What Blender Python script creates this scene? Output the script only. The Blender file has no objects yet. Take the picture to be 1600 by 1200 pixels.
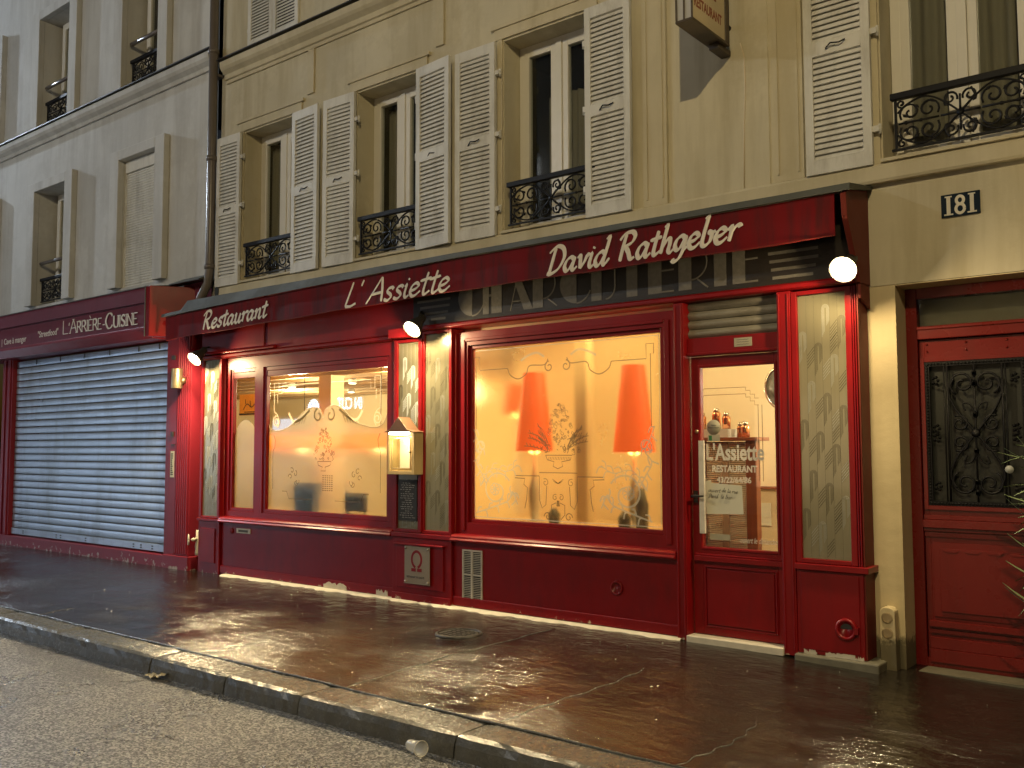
import bpy, math, random
from mathutils import Vector, Matrix
random.seed(7)
R = math.radians
sc = bpy.context.scene
COL = sc.collection
PI = math.pi

# ------------------------------------------------------------------ camera
cam = bpy.data.objects.new('camera', bpy.data.cameras.new('camera'))
COL.objects.link(cam)
cam.data.sensor_width = 36.0
cam.data.lens = 36.0 * 1461.4 / 1600.0
cam.data.clip_end = 300
cam.data.clip_start = 0.05
def cam_matrix(loc, yaw, pitch, roll):
    fw = Vector((-math.sin(yaw) * math.cos(pitch), math.cos(yaw) * math.cos(pitch), math.sin(pitch)))
    rt = Vector((math.cos(yaw), math.sin(yaw), 0))
    up = rt.cross(fw)
    r = rt * math.cos(roll) + up * math.sin(roll)
    u = up * math.cos(roll) - rt * math.sin(roll)
    m = Matrix((r, u, -fw)).transposed().to_4x4()
    m.translation = loc
    return m
cam.matrix_world = cam_matrix(Vector((0, -6.392, 1.45)), 0.676913, 0.0680493, -0.00282285)
sc.camera = cam

# ------------------------------------------------------------------ world, exposure
w = bpy.data.worlds.new('World'); sc.world = w; w.use_nodes = True
nt = w.node_tree; bg = nt.nodes['Background']
sky = nt.nodes.new('ShaderNodeTexSky'); sky.sky_type = 'NISHITA'; sky.sun_disc = False
sky.sun_elevation = R(-3.0); sky.sun_rotation = R(250)
nt.links.new(sky.outputs['Color'], bg.inputs['Color'])
bg.inputs['Strength'].default_value = 0.10
sc.view_settings.view_transform = 'Standard'
sc.view_settings.look = 'None'
sc.view_settings.exposure = 0.22
sc.view_settings.gamma = 1.0
cy = sc.cycles
cy.use_denoising = True
cy.max_bounces = 9; cy.diffuse_bounces = 3; cy.glossy_bounces = 4; cy.transmission_bounces = 8
cy.transparent_max_bounces = 10
cy.sample_clamp_indirect = 4.0
cy.caustics_reflective = False; cy.caustics_refractive = False

# ------------------------------------------------------------------ street lighting (the lamps' bodies are built further down)
def light(name, kind, loc, power, color, size=.1, aim=None, **k):
    d = bpy.data.lights.new(name, kind); d.energy = power; d.color = color
    if kind in ('POINT', 'SPOT'): d.shadow_soft_size = size
    if kind == 'AREA': d.shape = 'DISK'; d.size = size
    for a, b in k.items(): setattr(d, a, b)
    o = bpy.data.objects.new(name, d); COL.objects.link(o); o.location = loc
    if aim is not None:
        o.rotation_euler = Vector(aim).to_track_quat('-Z', 'Y').to_euler()
    return o
WARM_LAMP = (1.3, -9.6, 8.6)
COOL_LAMP = (-27.0, -1.9, 10.6)
light('street_light_warm', 'SPOT', WARM_LAMP, 1750, (1.0, .79, .43), .10, (-.45, 1, -.62), spot_size=R(125), spot_blend=.6)
light('street_light_cool', 'SPOT', COOL_LAMP, 4200, (.74, .86, 1.0), .14, (.9, .05, -.5), spot_size=R(150), spot_blend=.5)
light('street_light_fill', 'SPOT', (-14.0, -10.6, 8.4), 800, (.96, .96, .95), .12, (-.05, 1, -.7), spot_size=R(140), spot_blend=.6)  # added fill lamp, out of view, brightens the grey house and roller shutter

# ------------------------------------------------------------------ materials
MAT = {}
def nodes_of(m):
    m.use_nodes = True
    return m.node_tree.nodes, m.node_tree.links, m.node_tree.nodes['Principled BSDF']
def tex(N, L, kind='ShaderNodeTexNoise', scale=5, detail=4, rough=.6, stretch=(1, 1, 1), off=(0, 0, 0)):
    tc = N.new('ShaderNodeNewGeometry'); mp = N.new('ShaderNodeMapping'); t = N.new(kind)
    mp.inputs['Scale'].default_value = stretch; mp.inputs['Location'].default_value = off
    L.new(tc.outputs['Position'], mp.inputs['Vector']); L.new(mp.outputs['Vector'], t.inputs['Vector'])
    t.inputs['Scale'].default_value = scale
    if kind == 'ShaderNodeTexNoise':
        t.inputs['Detail'].default_value = detail; t.inputs['Roughness'].default_value = rough
    return t
def ramp(N, L, src, a, b, ca=(0, 0, 0, 1), cb=(1, 1, 1, 1)):
    r = N.new('ShaderNodeValToRGB'); r.color_ramp.elements[0].position = a; r.color_ramp.elements[1].position = b
    r.color_ramp.elements[0].color = ca; r.color_ramp.elements[1].color = cb
    L.new(src, r.inputs['Fac']); return r
def mixc(N, L, fac, a, b):
    m = N.new('ShaderNodeMix'); m.data_type = 'RGBA'
    if isinstance(fac, (int, float)): m.inputs[0].default_value = fac
    else: L.new(fac, m.inputs[0])
    for i, v in ((6, a), (7, b)):
        if isinstance(v, tuple): m.inputs[i].default_value = (*v[:3], 1)
        else: L.new(v, m.inputs[i])
    return m.outputs[2]
def bump(N, L, P, src, strength, dist=.01, prev=None):
    b = N.new('ShaderNodeBump'); b.inputs['Strength'].default_value = strength; b.inputs['Distance'].default_value = dist
    L.new(src, b.inputs['Height'])
    if prev: L.new(prev, b.inputs['Normal'])
    L.new(b.outputs['Normal'], P.inputs['Normal']); return b.outputs['Normal']
def simple(name, col, rough=.5, metal=0, var=.25, scale=8, bmp=0, bscale=60, coat=0, stretch=(1, 1, 1), spec=.5):
    m = bpy.data.materials.new(name); N, L, P = nodes_of(m)
    t = tex(N, L, scale=scale, stretch=stretch)
    c = mixc(N, L, t.outputs['Fac'], tuple(v * (1 - var) for v in col), tuple(min(1, v * (1 + var)) for v in col))
    L.new(c, P.inputs['Base Color']); P.inputs['Metallic'].default_value = metal
    P.inputs['Specular IOR Level'].default_value = spec
    r = N.new('ShaderNodeMapRange'); r.inputs['To Min'].default_value = max(.02, rough - .12); r.inputs['To Max'].default_value = min(1, rough + .12)
    t2 = tex(N, L, scale=scale * 1.7, off=(3, 1, 2), stretch=stretch); L.new(t2.outputs['Fac'], r.inputs['Value']); L.new(r.outputs[0], P.inputs['Roughness'])
    if coat: P.inputs['Coat Weight'].default_value = coat; P.inputs['Coat Roughness'].default_value = .12
    if bmp: bump(N, L, P, tex(N, L, scale=bscale, detail=5).outputs['Fac'], bmp, .004)
    MAT[name] = m; return m
def dirty(name, amount, col, scale=2.5, stretch=(1, 1, .25)):
    m = MAT[name]; N, L = m.node_tree.nodes, m.node_tree.links; P = N['Principled BSDF']; src = P.inputs['Base Color'].links[0].from_socket
    t = tex(N, L, scale=scale, detail=7, rough=.72, stretch=stretch, off=(2, 9, 4)); c = mixc(N, L, ramp(N, L, t.outputs['Fac'], .48, .70, cb=(amount,) * 3 + (1,)).outputs[0], src, col); L.new(c, P.inputs['Base Color'])
def plaster(name, col, dirt, lo=0.0):
    m = bpy.data.materials.new(name); N, L, P = nodes_of(m)
    big = tex(N, L, scale=.9, detail=6, rough=.65); str_ = tex(N, L, scale=2.2, detail=5, stretch=(2.2, 1, .25))
    c = mixc(N, L, ramp(N, L, big.outputs['Fac'], .3, .75).outputs[0], tuple(v * .82 for v in col), col)
    c = mixc(N, L, ramp(N, L, str_.outputs['Fac'], .45, .80, cb=(.75, .75, .75, 1)).outputs[0], c, dirt)
    pa = tex(N, L, scale=.45, detail=8, rough=.75, off=(7, 3, 2)); c = mixc(N, L, ramp(N, L, pa.outputs['Fac'], .50, .56, cb=(.22, .22, .22, 1)).outputs[0], c, dirt)
    # splashed dirt close to the pavement, an uneven band of real grime
    geo = N.new('ShaderNodeNewGeometry'); sp = N.new('ShaderNodeSeparateXYZ'); L.new(geo.outputs['Position'], sp.inputs[0])
    ad = N.new('ShaderNodeMath'); ad.operation = 'MULTIPLY_ADD'; n3 = tex(N, L, scale=17, detail=8, rough=.75)
    L.new(n3.outputs['Fac'], ad.inputs[0]); ad.inputs[1].default_value = -.26; L.new(sp.outputs['Z'], ad.inputs[2])
    g = ramp(N, L, ad.outputs[0], .0, .06, (.85, .85, .85, 1), (0, 0, 0, 1))
    c = mixc(N, L, g.outputs[0], c, (.05, .042, .02))
    L.new(c, P.inputs['Base Color']); P.inputs['Roughness'].default_value = .85
    nb = bump(N, L, P, tex(N, L, scale=70, detail=4).outputs['Fac'], .25, .004)
    bump(N, L, P, tex(N, L, scale=3, detail=3).outputs['Fac'], .3, .03, nb)
    MAT[name] = m; return m
def paint(name, col, rough=.28, chip=.0, under=(.5, .42, .3), wave=.06, spec=.35, streak=(.55, .8, .35)):
    m = bpy.data.materials.new(name); N, L, P = nodes_of(m)
    a = tex(N, L, scale=1.6, detail=6, rough=.7); s = tex(N, L, scale=5, detail=5, stretch=(1.5, 1, .2))
    c = mixc(N, L, a.outputs['Fac'], tuple(v * .78 for v in col), tuple(v * 1.18 for v in col))
    c = mixc(N, L, ramp(N, L, s.outputs['Fac'], streak[0], streak[1], cb=(streak[2],) * 3 + (1,)).outputs[0], c, tuple(v * .3 + .008 for v in col))
    if chip:
        geo = N.new('ShaderNodeNewGeometry'); sp = N.new('ShaderNodeSeparateXYZ'); L.new(geo.outputs['Position'], sp.inputs[0])
        ad = N.new('ShaderNodeMath'); ad.operation = 'MULTIPLY_ADD'; n3 = tex(N, L, scale=13, detail=7, rough=.7)
        L.new(n3.outputs['Fac'], ad.inputs[0]); ad.inputs[1].default_value = -chip; L.new(sp.outputs['Z'], ad.inputs[2])
        a2 = N.new('ShaderNodeMath'); a2.operation = 'ADD'; L.new(ad.outputs[0], a2.inputs[0]); a2.inputs[1].default_value = .54 * chip
        g = ramp(N, L, a2.outputs[0], .0, .006, (1, 1, 1, 1), (0, 0, 0, 1))
        c = mixc(N, L, g.outputs[0], c, under)
    L.new(c, P.inputs['Base Color']); P.inputs['Specular IOR Level'].default_value = spec
    r = N.new('ShaderNodeMapRange'); r.inputs['To Min'].default_value = rough - .08; r.inputs['To Max'].default_value = rough + .16
    L.new(tex(N, L, scale=3.1, off=(5, 2, 1)).outputs['Fac'], r.inputs['Value']); L.new(r.outputs[0], P.inputs['Roughness'])
    nb = bump(N, L, P, tex(N, L, scale=90, detail=3).outputs['Fac'], .05, .003)
    bump(N, L, P, tex(N, L, scale=4.5, detail=2).outputs['Fac'], wave, .02, nb)
    MAT[name] = m; return m
paint('red_paint', (.215, .004, .006), .30, chip=.38)
paint('burgundy_paint', (.235, .016, .030), .33, chip=.85, under=(.50, .44, .38))
paint('awning_red', (.160, .002, .004), .6, spec=.2, streak=(.46, .62, .75))
paint('awning_burgundy', (.150, .018, .034), .38)
paint('cheek_brown', (.150, .022, .014), .5, spec=.2)
paint('house_door_red', (.165, .009, .007), .24, spec=.5)
plaster('cream_plaster', (.67, .61, .45), (.36, .30, .17))
plaster('cream_trim', (.66, .59, .42), (.42, .36, .22))
plaster('grey_plaster', (.63, .62, .58), (.36, .34, .30))
plaster('pier_plaster', (.68, .57, .35), (.50, .40, .22))
paint('shutter_paint', (.72, .71, .66), .5, wave=.12, spec=.3)
simple('window_white', (.72, .70, .64), .35, var=.06)
simple('iron', (.008, .008, .010), .5, var=.3, scale=30, bmp=.2, bscale=200, spec=.25)
simple('zinc', (.105, .108, .092), .55, metal=.3, var=.45, scale=5)
simple('pipe_brown', (.13, .11, .095), .33, var=.2, scale=5)
simple('frame_brown', (.075, .055, .035), .45, var=.3)
simple('pipe_white', (.62, .58, .46), .45, var=.2, scale=12)
simple('slat_metal', (.43, .49, .57), .33, metal=.55, var=.10, scale=2.2)
simple('slat_grey', (.26, .24, .19), .45, metal=.3, var=.3, scale=6, stretch=(1, 1, 4))
simple('brass', (.50, .40, .24), .38, metal=.9, var=.18)
simple('plaque_metal', (.36, .28, .19), .42, metal=.75, var=.12, scale=20, stretch=(1, 1, 12))
simple('dark_metal', (.03, .027, .024), .45, var=.3)
simple('lettering_cream', (.74, .68, .58), .6, var=.12, scale=20)
simple('frieze_black', (.017, .013, .009), .34, var=.6, scale=9, bmp=.5, bscale=45)
simple('frieze_gold', (.13, .12, .10), .40, var=.45, scale=24, bmp=.4, bscale=60)
simple('etch_dark', (.045, .036, .02), .4)
simple('etch_light', (.42, .44, .42), .45, var=.2)
simple('limestone', (.62, .57, .46), .7, var=.3, scale=10, bmp=.4, bscale=40)
simple('stone_step', (.16, .15, .11), .45, var=.4, scale=12, bmp=.4, bscale=40)
simple('kerb_stone', (.085, .086, .080), .26, var=.45, scale=14, bmp=.7, bscale=55)
simple('slate_black', (.020, .019, .018), .6, var=.4)
simple('chalk', (.55, .53, .48), .8)
simple('paper', (.62, .60, .48), .8, var=.06)
simple('ink', (.03, .03, .035), .7)
simple('vent_white', (.62, .58, .50), .45, var=.1)
simple('copper', (.72, .36, .20), .16, metal=1, var=.1)
simple('steel', (.62, .58, .50), .2, metal=1, var=.1)
simple('wood_red', (.24, .065, .022), .35, var=.3, scale=6, stretch=(6, 6, .5))
simple('roof_wood', (.13, .065, .032), .5, var=.3)
simple('transom_board', (.17, .155, .115), .7)
simple('wood_ceiling', (.46, .31, .16), .6, var=.25, scale=5, stretch=(.4, 5, 5))
simple('wood_yellow', (.52, .38, .17), .45, var=.2, scale=6, stretch=(6, 6, .6))
simple('wall_cream', (.80, .66, .42), .8, var=.05)
simple('wall_ochre', (.56, .44, .27), .8, var=.1)
simple('floor_tile', (.30, .22, .15), .5, var=.2)
simple('blind', (.78, .62, .45), .75, var=.08)
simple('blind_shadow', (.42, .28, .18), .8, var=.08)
simple('curtain', (.34, .32, .27), .9, var=.15, scale=9, stretch=(4, 4, .2))
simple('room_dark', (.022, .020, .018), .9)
simple('grill_back', (.020, .022, .018), .42, var=.5, scale=40, stretch=(1, 1, 5))
simple('enamel_blue', (.010, .020, .035), .18, var=.1)
simple('enamel_white', (.70, .66, .55), .3)
simple('sign_cream', (.62, .52, .34), .4, var=.1)
simple('sign_red', (.26, .05, .015), .5)
simple('sign_side', (.50, .50, .52), .4, var=.1)
simple('leaf_green', (.16, .22, .11), .45, var=.4, scale=14)
simple('pot_dark', (.05, .04, .035), .6)
simple('dry_leaf', (.62, .54, .36), .6)
simple('sticker_green', (.03, .16, .05), .5)
simple('picture_orange', (.80, .36, .06), .6)
simple('board_dark', (.07, .075, .07), .3)
simple('opposite_wall', (.30, .26, .20), .9, var=.2)
simple('shade_far', (.5, .2, .08), .8)
simple('candle_white', (.8, .76, .66), .5)

dirty('slat_metal', .5, (.16, .15, .14)); dirty('shutter_paint', .45, (.30, .27, .21), 5, (1, 1, .3)); dirty('slat_grey', .6, (.07, .06, .04), 7, (.4, 1, 1)); dirty('red_paint', .35, (.06, .006, .006), 3, (1, 1, .5)); dirty('kerb_stone', .5, (.02, .02, .016), 4, (1, 1, 1)); dirty('vent_white', .5, (.25, .21, .15), 9, (1, 1, 1))
def glass_mat(name, tint=(.9, .92, .9), rough=.02, refl=.9):
    m = bpy.data.materials.new(name); N, L, P = nodes_of(m); N.remove(P)
    out = N['Material Output']; tr = N.new('ShaderNodeBsdfTransparent'); gl = N.new('ShaderNodeBsdfGlossy'); mx = N.new('ShaderNodeMixShader')
    lw = N.new('ShaderNodeLayerWeight'); lw.inputs['Blend'].default_value = .5; pw = N.new('ShaderNodeMath'); pw.operation = 'POWER'; pw.inputs[1].default_value = 4.5; fr = N.new('ShaderNodeMath'); fr.operation = 'MULTIPLY_ADD'; fr.inputs[1].default_value = .93; fr.inputs[2].default_value = .045
    L.new(lw.outputs['Facing'], pw.inputs[0]); L.new(pw.outputs[0], fr.inputs[0])
    tr.inputs['Color'].default_value = (*tint, 1); gl.inputs['Roughness'].default_value = rough; gl.inputs['Color'].default_value = (refl, refl, refl, 1)
    t = tex(N, L, scale=1.3, detail=2); b = N.new('ShaderNodeBump'); b.inputs['Strength'].default_value = .008; b.inputs['Distance'].default_value = .03
    L.new(t.outputs['Fac'], b.inputs['Height']); L.new(b.outputs['Normal'], gl.inputs['Normal'])
    L.new(fr.outputs[0], mx.inputs[0]); L.new(tr.outputs[0], mx.inputs[1]); L.new(gl.outputs[0], mx.inputs[2]); L.new(mx.outputs[0], out.inputs['Surface'])
    MAT[name] = m
glass_mat('clear_glass')
glass_mat('dark_glass', (.84, .85, .82), .03)
def frosted(name, col=(1, .94, .73), rough=.27, lift=.05, ior=1.3):
    m = bpy.data.materials.new(name); N, L, P = nodes_of(m)
    out = N['Material Output']; rf = N.new('ShaderNodeBsdfRefraction'); tl = N.new('ShaderNodeBsdfTranslucent'); mx = N.new('ShaderNodeMixShader')
    gl = N.new('ShaderNodeBsdfGlossy'); gl.inputs['Roughness'].default_value = .25; mx2 = N.new('ShaderNodeMixShader'); mx2.inputs[0].default_value = .05
    rf.inputs['IOR'].default_value = ior; rf.inputs['Color'].default_value = (*col, 1)
    t = tex(N, L, scale=3, detail=5); r = N.new('ShaderNodeMapRange'); r.inputs['To Min'].default_value = rough - .1; r.inputs['To Max'].default_value = rough + .08
    L.new(t.outputs['Fac'], r.inputs['Value']); L.new(r.outputs[0], rf.inputs['Roughness'])
    tl.inputs['Color'].default_value = (col[0] * .9, col[1] * .85, col[2] * .75, 1); mx.inputs[0].default_value = lift
    L.new(rf.outputs[0], mx.inputs[1]); L.new(tl.outputs[0], mx.inputs[2])
    L.new(mx.outputs[0], mx2.inputs[1]); L.new(gl.outputs[0], mx2.inputs[2]); L.new(mx2.outputs[0], out.inputs['Surface'])
    N.remove(P); MAT[name] = m
frosted('frosted_glass', lift=.05, rough=.25, ior=1.28)
frosted('frosted_film', (1, .97, .84), .50, .20, 1.13)
def thin_tint(name, col, alpha, rough=.5):
    m = bpy.data.materials.new(name); N, L, P = nodes_of(m)
    t = tex(N, L, scale=12); c = mixc(N, L, t.outputs['Fac'], tuple(v * .8 for v in col), tuple(min(1, v * 1.2) for v in col))
    L.new(c, P.inputs['Base Color']); P.inputs['Alpha'].default_value = alpha; P.inputs['Roughness'].default_value = rough
    MAT[name] = m
thin_tint('etch_brown', (.22, .12, .03), .42)
def etch_lit(name, col, a):
    m = bpy.data.materials.new(name); N, L, P = nodes_of(m); N.remove(P); out = N['Material Output']
    tl = N.new('ShaderNodeBsdfTranslucent'); tr = N.new('ShaderNodeBsdfTransparent'); mx = N.new('ShaderNodeMixShader'); mx.inputs[0].default_value = a
    t = tex(N, L, scale=15); c = mixc(N, L, t.outputs['Fac'], tuple(v * .9 for v in col), col); L.new(c, tl.inputs['Color'])
    L.new(tr.outputs[0], mx.inputs[1]); L.new(tl.outputs[0], mx.inputs[2]); L.new(mx.outputs[0], out.inputs['Surface']); MAT[name] = m
etch_lit('etch_pale', (.98, .92, .78), .8)
thin_tint('etch_grey', (.26, .17, .07), .66)
thin_tint('etch_milk', (.98, .90, .68), .5)
thin_tint('etch_soft', (.40, .42, .38), .55)
thin_tint('etch_shade', (.05, .042, .022), .62)
thin_tint('sticker_grey', (.40, .37, .27), .9)
thin_tint('etch_white', (.80, .76, .66), .75)
def deco_glass():
    m = bpy.data.materials.new('deco_glass'); N, L, P = nodes_of(m)
    t = tex(N, L, scale=2.0, detail=3, stretch=(7, 1, .3))
    c = mixc(N, L, t.outputs['Fac'], (.20, .18, .11), (.28, .25, .165)); L.new(c, P.inputs['Base Color'])
    P.inputs['Roughness'].default_value = .22; P.inputs['Metallic'].default_value = .35; P.inputs['Coat Weight'].default_value = .5; P.inputs['Coat Roughness'].default_value = .05
    MAT['deco_glass'] = m
deco_glass()
def emit(name, col, s, base=(.1, .1, .1)):
    m = bpy.data.materials.new(name); N, L, P = nodes_of(m)
    P.inputs['Base Color'].default_value = (*base, 1); P.inputs['Emission Color'].default_value = (*col, 1); P.inputs['Emission Strength'].default_value = s
    t = tex(N, L, scale=40); r = N.new('ShaderNodeMapRange'); r.inputs['To Min'].default_value = .45; r.inputs['To Max'].default_value = .6
    L.new(t.outputs['Fac'], r.inputs['Value']); L.new(r.outputs[0], P.inputs['Roughness'])
    MAT[name] = m
emit('flood_lens', (1, .84, .50), 14)
emit('menu_bulb', (1, .82, .5), 18)
emit('lamp_shade', (1, .105, .004), .66, (.5, .06, .01))
emit('shade_wide', (1, .20, .015), 2.6, (.6, .2, .06))
emit('lamp_bulb', (1, .62, .22), 2)
emit('ceiling_spot', (1, .9, .7), 10)
emit('street_lens', (1, .84, .55), 60)
emit('street_lens_cool', (.85, .92, 1), 60)
emit('neon_white', (.62, .80, 1), 22)
emit('neon_blue', (.16, .28, 1), 14)
emit('cool_shop', (.62, .78, 1), 6.0)
emit('warm_shop', (1, .72, .40), 1.2)
emit('lit_paper', (1, .82, .45), .4, (.8, .7, .5))

def wet_asphalt():
    m = bpy.data.materials.new('wet_pavement'); N, L, P = nodes_of(m)
    big = tex(N, L, scale=.8, detail=5, rough=.6); mid = tex(N, L, scale=3.2, detail=6, stretch=(1, 1.6, 1)); fine = tex(N, L, scale=150, detail=3)
    gv = tex(N, L, 'ShaderNodeTexVoronoi', scale=120); gs = N.new('ShaderNodeSeparateColor'); L.new(gv.outputs['Color'], gs.inputs[0])
    c = mixc(N, L, mid.outputs['Fac'], (.006, .005, .004), (.018, .014, .010)); c = mixc(N, L, ramp(N, L, gs.outputs[0], .94, .99).outputs[0], c, (.05, .043, .034)); L.new(c, P.inputs['Base Color'])
    ad = N.new('ShaderNodeMath'); ad.operation = 'ADD'; L.new(big.outputs['Fac'], ad.inputs[0]); L.new(mid.outputs['Fac'], ad.inputs[1])
    rr = N.new('ShaderNodeMapRange'); rr.inputs['From Min'].default_value = .75; rr.inputs['From Max'].default_value = 1.25
    rr.inputs['To Min'].default_value = .05; rr.inputs['To Max'].default_value = .27
    L.new(ad.outputs[0], rr.inputs['Value']); L.new(rr.outputs[0], P.inputs['Roughness'])
    P.inputs['IOR'].default_value = 2.0
    wet = ramp(N, L, ad.outputs[0], .42, .62)
    ml = N.new('ShaderNodeMath'); ml.operation = 'MULTIPLY'; L.new(fine.outputs['Fac'], ml.inputs[0]); L.new(rr.outputs[0], ml.inputs[1])
    nb = bump(N, L, P, ml.outputs[0], .28, .005)
    wv = tex(N, L, scale=4.5, detail=6, rough=.65, stretch=(1.0, 2.4, 1)); pm = N.new('ShaderNodeMath'); pm.operation = 'MULTIPLY'; L.new(wv.outputs['Fac'], pm.inputs[0]); L.new(ramp(N, L, big.outputs['Fac'], .38, .62, (.35, .35, .35, 1), (1.25, 1.25, 1.25, 1)).outputs[0], pm.inputs[1]); bump(N, L, P, pm.outputs[0], .62, .034, nb)
    MAT['wet_pavement'] = m
    m = bpy.data.materials.new('wet_road'); N, L, P = nodes_of(m)
    v = tex(N, L, 'ShaderNodeTexVoronoi', scale=88); big = tex(N, L, scale=.9, detail=5); fine = tex(N, L, scale=130, detail=4)
    pt = tex(N, L, scale=.7, detail=6, rough=.7, stretch=(.5, 1.6, 1))
    sc_ = N.new('ShaderNodeSeparateColor'); L.new(v.outputs['Color'], sc_.inputs[0]); gr = ramp(N, L, sc_.outputs[0], .35, 1.0, (0, 0, 0, 1), (1, 1, 1, 1))
    c = mixc(N, L, gr.outputs[0], (.040, .039, .037), (.52, .50, .47)); c = mixc(N, L, ramp(N, L, pt.outputs['Fac'], .55, .6, cb=(.5, .5, .5, 1)).outputs[0], c, (.03, .028, .026)); L.new(c, P.inputs['Base Color'])
    rr = N.new('ShaderNodeMapRange'); rr.inputs['From Min'].default_value = .3; rr.inputs['From Max'].default_value = .7
    rr.inputs['To Min'].default_value = .22; rr.inputs['To Max'].default_value = .36
    L.new(big.outputs['Fac'], rr.inputs['Value']); L.new(rr.outputs[0], P.inputs['Roughness']); P.inputs['IOR'].default_value = 1.7
    nb = bump(N, L, P, v.outputs['Distance'], 1.0, .016)
    bump(N, L, P, fine.outputs['Fac'], .6, .006, nb)
    MAT['wet_road'] = m
wet_asphalt()
def cup_mat():
    m = bpy.data.materials.new('cup_plastic'); N, L, P = nodes_of(m)
    P.inputs['Base Color'].default_value = (.8, .8, .78, 1); P.inputs['Roughness'].default_value = .18; P.inputs['Alpha'].default_value = .42
    bump(N, L, P, tex(N, L, scale=60).outputs['Fac'], .3, .003); MAT['cup_plastic'] = m
cup_mat()

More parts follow.
